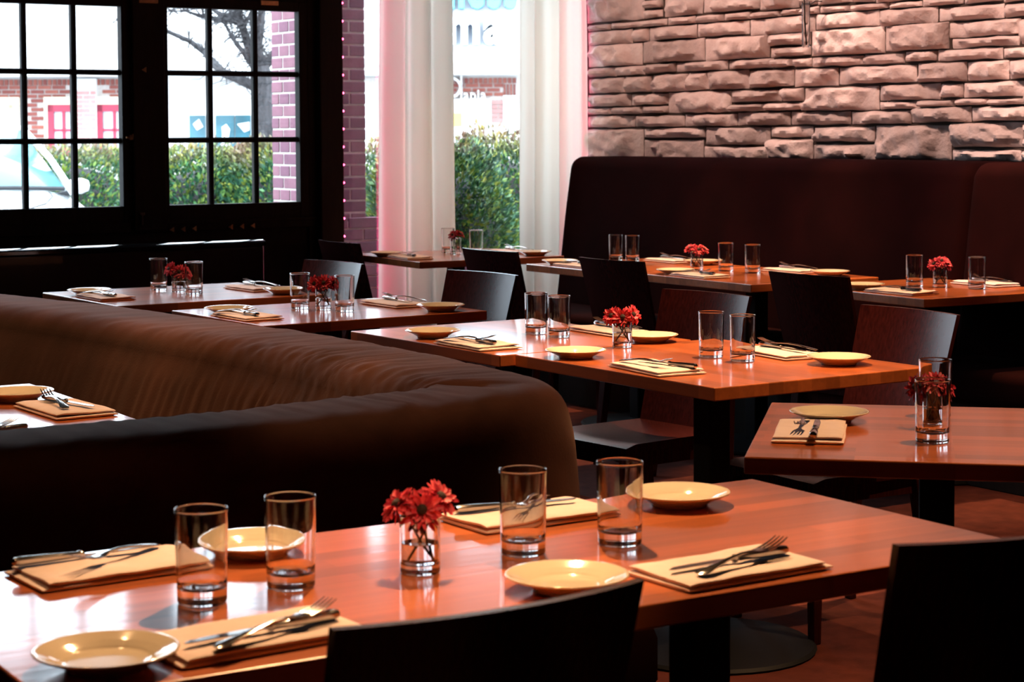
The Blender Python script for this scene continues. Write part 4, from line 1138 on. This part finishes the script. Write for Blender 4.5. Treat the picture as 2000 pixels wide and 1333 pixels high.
# napkins: linen folded in four layers, laid with a knife and a fork
def napkin_mesh(seed):
    r = random.Random(seed); L, Wd = 0.265, 0.145
    m = MB(); nl = 2; th = 0.0075
    for k in range(nl):
        nx, nv = 26, 14; vs = []; fs = []
        dx = r.uniform(-.002, .002); wd = Wd - 0.005 * k + r.uniform(-.001, .001); sh = r.uniform(-.004, .004)
        ll = L - (0.0 if k < 1 else r.uniform(0.004, 0.020))
        for i in range(nx + 1):
            u = i / nx - .5
            for j in range(nv * 2):
                t = 2 * pi * j / (nv * 2)
                y = (abs(cos(t)) ** 0.35) * (1 if cos(t) > 0 else -1) * wd / 2
                zz = sin(t); zz = (abs(zz) ** 0.6) * (1 if zz > 0 else -1) * th / 2
                end = max(0, abs(u) - 0.485) / 0.015
                zz *= (1 - 0.55 * end)
                lift = 0.0040 * (k / nl) * (noise.noise((u * 4, y * 6, seed)) + 0.5 * noise.noise((u * 7 + 4, y * 7, seed + 5)))
                hump = 0.004 * exp(-((y - wd / 2 * 0.7) / 0.016) ** 2) * (k / nl)
                vs.append((u * ll + dx + sh * y * 4, y + 0.0015 * noise.noise((u * 3, k * 0.3, seed)), th * (k + 0.5) * 0.92 + zz + max(-0.001, lift) + hump))
        n = nv * 2
        for i in range(nx):
            for j in range(n): fs.append((i * n + j, i * n + (j + 1) % n, (i + 1) * n + (j + 1) % n, (i + 1) * n + j))
        fs.append(tuple(range(n - 1, -1, -1))); fs.append(tuple(nx * n + j for j in range(n)))
        m.add(vs, fs)
    return m.mesh('folded_napkin', M['linen'], smooth=True)
nap_me = [napkin_mesh(i) for i in range(4)]

def strip(m, secs):
    """solid bar from sections (x, y, z, half width, half thickness)"""
    vs = []; fs = []; n = 8
    for (x, y, z, hw, ht) in secs:
        for k in range(n):
            t = 2 * pi * k / n + pi / 8
            vs.append((x, y + cos(t) * hw * 1.05, z + sin(t) * ht * 1.05))
    for i in range(len(secs) - 1):
        for k in range(n): fs.append((i * n + k, i * n + (k + 1) % n, (i + 1) * n + (k + 1) % n, (i + 1) * n + k))
    fs.append(tuple(range(n - 1, -1, -1))); fs.append(tuple((len(secs) - 1) * n + k for k in range(n)))
    return m.add(vs, fs)
def fork_meshes():
    h = strip(MB(), [(-0.098, 0, 0.004, 0.002, 0.001), (-0.096, 0, 0.004, 0.008, 0.0016), (-0.085, 0, 0.005, 0.0105, 0.0019), (-0.06, 0, 0.007, 0.0075, 0.0020), (-0.03, 0, 0.009, 0.0045, 0.0022), (0.0, 0, 0.0095, 0.0034, 0.0022), (0.022, 0, 0.0075, 0.0034, 0.0021),
                       (0.034, 0, 0.0055, 0.0075, 0.0016), (0.044, 0, 0.0042, 0.0118, 0.0013), (0.056, 0, 0.0040, 0.0124, 0.0012)]).mesh('fork', M['steel'], smooth=True)
    t = MB()
    for k in range(4):
        y = -0.0102 + k * 0.0068
        t_ = [(0.054, y, 0.0040, 0.0021, 0.0012), (0.070, y, 0.0052, 0.0020, 0.0012), (0.086, y, 0.0082, 0.0017, 0.0011), (0.100, y, 0.0125, 0.0007, 0.0006)]
        strip(t, t_)
    return h, t.mesh('tines', M['steel'], smooth=True)
fork_h, fork_t = fork_meshes()
kn_h = strip(MB(), [(0.004, 0, 0.006, 0.0038, 0.0034), (0.008, 0, 0.006, 0.0062, 0.0056), (0.012, 0, 0.006, 0.0062, 0.0056), (0.016, 0, 0.006, 0.0046, 0.0042), (0.04, 0, 0.0062, 0.0062, 0.0052), (0.08, 0, 0.0065, 0.0082, 0.0064), (0.100, 0, 0.0066, 0.0088, 0.0066), (0.108, 0, 0.0066, 0.0070, 0.0056), (0.111, 0, 0.0066, 0.002, 0.002)]).mesh('knife', M['steel'], smooth=True)
kn_b = MB().prism([(0.006, -0.004), (0.006, 0.004), (-0.02, 0.008), (-0.07, 0.0085), (-0.10, 0.006), (-0.112, -0.001), (-0.105, -0.0045), (-0.05, -0.0055)], 0.0048, 0.0066).mesh('blade', M['steel'], bevel=0.0004, seg=1)

def setting(x, y, rz, where, i, cut=None, knife=True):
    a = R(rz); c, s = cos(a), sin(a)
    n = link('folded_napkin', nap_me[i % 4], None, (x, y, TZ), a); tag(n, 'folded white linen napkin ' + where, 'napkin', 'folded white napkins')
    r = random.Random(i * 13 + 1)
    kx, ky, ka = r.uniform(-.006, .006), -0.012 + r.uniform(-.006, .006), r.uniform(-4, 4)
    fx, fy, fa = r.uniform(-.004, .006), -0.036 + r.uniform(-.006, .006), 16 + r.uniform(-4, 4)
    if cut: kx, ky, ka, fx, fy, fa = cut
    top = TZ + 0.0155
    kr = link('knife', kn_h, None, (x + c * kx - s * ky, y + s * kx + c * ky, top - 0.0005), a + R(ka)); tag(kr, 'steel knife on the napkin ' + where, 'knife', 'steel table knives')
    link('blade', kn_b, kr)
    fo = link('fork', fork_h, None, (x + c * fx - s * fy, y + s * fx + c * fy, top + 0.006), a + R(fa)); tag(fo, 'steel fork on the napkin ' + where, 'fork', 'steel forks')
    fo.rotation_euler = (0, R(-4.0), a + R(fa))
    link('tines', fork_t, fo)
SET = [
    (1.026, 2.640, 182, 'at the far left of the foreground table', (0.02, -0.045, -3, -0.01, -0.005, 30)),
    (1.030, 2.179, 3, 'at the near left of the foreground table', (0.0, -0.026, 3, 0.008, -0.040, 16)),
    (1.756, 2.141, 1, 'at the near right of the foreground table', (-0.006, -0.010, 1, 0.0, -0.028, 13)),
    (1.735, 2.622, 181, 'at the far right of the foreground table', (0.01, -0.025, -8, -0.01, -0.01, 40)),
    (3.020, 4.842, -90, 'on the glaring middle table, front side', None),
    (3.098, 4.074, -96, 'on the front side of the sunlit middle table', (0.02, 0.02, 12, -0.01, -0.03, 10)),
    (3.564, 4.933, 88, 'on the glaring middle table, far side', None),
    (3.595, 4.160, 84, 'on the far side of the sunlit middle table', None),
    (2.703, 3.029, -134, 'on the left corner of the cornerwise table', (0.04, 0.012, 0, 0.0, -0.015, -2)),
    (4.865, 8.430, -96, 'at the left end of the curtain table', None),
    (5.526, 8.500, 86, 'at the right end of the curtain table', None),
    (5.195, 7.420, -93, 'at the near side of the far left joined banquette table', None),
    (5.745, 7.440, 88, 'at the wall side of the far left joined banquette table', None),
    (5.255, 6.600, -93, 'at the near side of the right joined banquette table', None),
    (5.765, 6.580, 90, 'at the wall side of the right joined banquette table', None),
    (5.345, 5.470, -90, 'at the near side of the right-edge banquette table', None),
    (5.905, 5.560, 86, 'at the wall side of the right-edge banquette table', None),
    (2.845, 6.042, -88, 'at the left end of the pink flower table', None),
    (3.495, 6.171, 92, 'at the right end of the pink flower table', None),
    (2.735, 7.070, -89, 'at the left end of the dim left table', None),
    (3.385, 7.120, 93, 'at the right end of the dim left table', None),
    (1.540, 4.240, 92, 'on the table inside the booth', (0.01, -0.012, 8, 0.012, 0.018, -8)),
    (1.235, 3.945, 4, 'inside the booth, half hidden behind its back', None),
]
for i, (x, y, rz, wh, cut) in enumerate(SET): setting(x, y, rz, wh, i, cut)

# vases and flowers
vase_me = MB().lathe([(0, 0.0), (0.0262, 0.0), (0.0285, 0.002), (0.0288, 0.006), (0.0290, 0.083), (0.0285, 0.0845), (0.0275, 0.084), (0.0272, 0.082), (0.0270, 0.016), (0.0255, 0.0135), (0, 0.013)], 48, 0.0012).mesh('vase', M['glass'], smooth='all')
water_me = MB().lathe([(0, 0.0137), (0.0252, 0.0142), (0.0266, 0.0165), (0.0266, 0.0435), (0.0262, 0.0440), (0, 0.0436)], 40, 0.001).mesh('water', M['water'], smooth='all')
def petals_mesh(mat, seed, rad=0.034):
    r = random.Random(seed); m = MB()
    for ring, (n, L, tilt, z) in enumerate(((17, 1.0, 4, 0.0), (16, 0.92, 17, 0.0012), (13, 0.66, 27, 0.0022))):
        for k in range(n):
            a = 2 * pi * (k + 0.5 * (ring % 2)) / n + r.uniform(-.10, .10); l = rad * L * r.uniform(.86, 1.08); t = R(tilt + r.uniform(-14, 12)); w = rad * 0.115 * r.uniform(.75, 1.2)
            pts = []
            d = Vector((cos(a), sin(a), 0)); s = Vector((-sin(a), cos(a), 0)); tw = r.uniform(-.4, .4)
            for (q, ww, cup) in ((0.14, 0.40, 0), (0.45, 0.95, -0.30), (0.74, 1.0, -0.20), (0.92, 0.60, 0.0), (1.0, 0.10, 0.10)):
                base = d * (l * q * cos(t) ) + Vector((0, 0, z + l * q * sin(t) - l * 0.20 * q * q))
                e = s * w * ww + Vector((0, 0, tw * w * ww))
                pts.append((base - e + Vector((0, 0, 0.0008)), base + Vector((0, 0, cup * w * 2)), base + e + Vector((0, 0, 0.0008))))
            vs = [p for tr_ in pts for p in tr_]; fs = []
            for i in range(4):
                for j in range(2): fs.append((i * 3 + j, i * 3 + j + 1, i * 3 + j + 4, i * 3 + j + 3))
            m.add(vs, fs)
    return m.mesh('petals', mat, smooth='all', fix=False)
PET = {c: [petals_mesh(M[c], s + hash_) for s in (1, 2)] for hash_, c in enumerate(('petal', 'petal_dark', 'petal_pink'))}
eye_me = MB().lathe([(0, 0.001), (0.0075, 0.001), (0.0085, 0.004), (0.0068, 0.0082), (0, 0.0090)], 16).mesh('flower_eye', M['flower_eye'], smooth='all')
cal_me = MB().lathe([(0, -0.010), (0.003, -0.009), (0.007, -0.003), (0.008, 0.0005), (0, 0.001)], 12).mesh('calyx', M['stem'], smooth='all')
def flower(vx, vy, hx, hy, hz, aim, mat, label, i, foot=None):
    root = empty('gerbera_flower', (vx + hx, vy + hy, TZ + hz)); tag(root, label, 'flower', 'red gerberas in glass vases')
    q = Vector(aim).normalized().to_track_quat('Z', 'Y')
    for nm, me in (('petals', PET[mat][i % 2]), ('flower_eye', eye_me), ('calyx', cal_me)):
        o = link(nm, me, root); o.rotation_euler = q.to_euler()
    fx, fy = foot if foot else (-hx * 0.5, -hy * 0.5)
    head = q @ Vector((0, 0, -0.009))
    rim = Vector((hx * 0.55 + fx * 0.3, hy * 0.55 + fy * 0.3, 0.070)); 
    rl = sqrt(rim.x ** 2 + rim.y ** 2)
    if rl > 0.021: rim.x *= 0.021 / rl; rim.y *= 0.021 / rl
    O = Vector((hx, hy, hz))
    MB().tube([head, rim - O + Vector((0, 0, 0.012)), rim - O, Vector((fx, fy, 0.0185)) - O], 0.0017, 7).obj('stem', M['stem'], root, smooth='all')
def vase(x, y, label, flowers, mat, fl_label):
    v = link('glass_vase', vase_me, None, (x, y, TZ)); tag(v, label, 'vase', 'small round glass vases')
    link('water', water_me, v)
    for i, (hx, hy, hz, aim) in enumerate(flowers):
        names = ('left', 'middle', 'right', 'hindmost') if len(flowers) == 3 else (('left', 'right') if len(flowers) == 2 else ('single',))
        flower(x, y, hx, hy, hz, aim, mat, fl_label % names[i], i, None if i != 1 else (0.012, -0.008))
# r and f: unit steps to the right and towards the camera, in plan
r_, f_ = (0.839, -0.545), (-0.545, -0.839)
def RF(r, f, z): return (r_[0] * r + f_[0] * f, r_[1] * r + f_[1] * f, z)
def AIM(r, f, z): return (r_[0] * r + f_[0] * f, r_[1] * r + f_[1] * f, z)
three = lambda s=1.0: [(*RF(-0.030 * s, 0.004, 0.098), AIM(-.75, .35, .75)), (*RF(0.004 * s, 0.020, 0.094), AIM(0.05, 1.0, .35)), (*RF(0.028 * s, -0.006, 0.106), AIM(.55, .45, .75))]
vase(1.390, 2.386, 'round glass vase with water and red gerberas on the foreground table', three(), 'petal', 'bright red gerbera on the foreground table, %s one of three in its vase')
vase(3.349, 4.569, 'round glass vase with water and red gerberas on the middle pair of tables', [(*RF(-0.030, 0.004, 0.092), AIM(-.6, .7, .45)), (*RF(0.0, 0.020, 0.090), AIM(0.0, 1.0, .35)), (*RF(0.030, 0.004, 0.095), AIM(.6, .7, .45))], 'petal', 'bright red gerbera on the middle tables, %s one of three')
vase(2.965, 2.939, 'round glass vase behind the front tumbler on the cornerwise table', [(*RF(-0.034, 0.0, 0.088), AIM(-.8, .5, .3)), (*RF(0.004, 0.014, 0.096), AIM(0.1, .7, .6)), (*RF(0.030, -0.004, 0.090), AIM(.8, .3, .5))], 'petal_dark', 'dark crimson gerbera on the cornerwise table, %s one of three')
vase(5.219, 8.572, 'round glass vase against the light on the curtain table', [(*RF(-0.012, 0.004, 0.100), AIM(-.5, .6, .5)), (*RF(0.022, 0.0, 0.104), AIM(.5, .3, .8))], 'petal_dark', 'dark red gerbera against the light on the curtain table, %s one of two')
vase(5.508, 7.001 - 0.06, 'round glass vase between the two pairs of tumblers on the joined banquette tables', [(*RF(-0.030, 0.0, 0.098), AIM(-.5, .25, .85)), (*RF(0.006, 0.016, 0.092), AIM(0.1, .7, .6)), (*RF(0.030, 0.0, 0.094), AIM(.5, .3, .8))], 'petal', 'bright red gerbera on the joined banquette tables, %s one of three')
vase(5.666, 5.581, 'round glass vase on the right-edge banquette table', [(*RF(-0.024, 0.006, 0.094), AIM(-.6, .6, .5)), (*RF(0.004, 0.008, 0.106), AIM(-0.1, .6, .8)), (*RF(0.026, 0.004, 0.094), AIM(.6, .6, .5))], 'petal', 'bright red gerbera on the right-edge banquette table, %s one of three')
vase(3.194, 6.151, 'round glass vase between the tumblers on the pink flower table', [(*RF(-0.030, 0.008, 0.094), AIM(-.4, 1, .3)), (*RF(0.002, 0.014, 0.097), AIM(0.1, 1, .35)), (*RF(0.034, 0.0, 0.094), AIM(.9, .4, .3))], 'petal_pink', 'pinkish red gerbera between booth and window, %s one of three')
vase(3.090, 7.190, 'round glass vase in the shade on the dim left table', [(*RF(-0.036, -0.004, 0.092), AIM(-.6, .6, .4)), (*RF(0.004, 0.012, 0.080), AIM(0.1, 1, .5)), (*RF(0.024, 0.0, 0.074), AIM(.6, .6, .6))], 'petal_pink', 'shaded pink gerbera on the dim left table, %s one of three')

# glass tube with a twig hung on the stone wall
gt = empty('wall_bud_vase', (6.26, 7.055, 1.775)); tag(gt, 'slender clear glass tube with a dark twig hanging on the stone wall', 'vase')
MB().lathe([(0, 0.0), (0.016, 0.001), (0.019, 0.006), (0.020, 0.22), (0.0195, 0.222), (0.0183, 0.22), (0.0175, 0.008), (0, 0.006)], 24).obj('glass_tube', M['glass'], gt, smooth='all')
MB().tube([(0.004, 0.0, 0.01), (-0.002, 0.006, 0.12), (0.0, 0.012, 0.22), (0.002, 0.022, 0.30), (0.0, 0.03, 0.42)], [0.004, 0.004, 0.0035, 0.003, 0.002], 7).obj('twig', M['bark'], gt, smooth='all')
wr = MB(); wr.tube([(0.022 * cos(k * pi / 8), 0.022 * sin(k * pi / 8), 0.205) for k in range(17)], 0.002, 6); wr.tube([(0.02, 0, 0.205), (0.06, 0.0, 0.225), (0.10, 0.0, 0.225)], 0.003, 6)
wr.obj('wire_bracket', M['iron'], gt, smooth='all')
lf = MB(); r3 = random.Random(8)
for k in range(9):
    p = Vector((r3.uniform(-.01, .01), 0.012 + r3.uniform(-.02, .02), 0.225 + r3.uniform(-.005, .02))); d = Vector((r3.uniform(-1, 1), r3.uniform(-1, 1), r3.uniform(-.4, .6))).normalized() * 0.02
    s = d.cross(Vector((0, 0, 1))).normalized() * 0.005
    lf.add([p, p + d * .5 + s, p + d, p + d * .5 - s], [(0, 1, 2, 3)])
lf.obj('dry_leaves', M['bark'], gt)
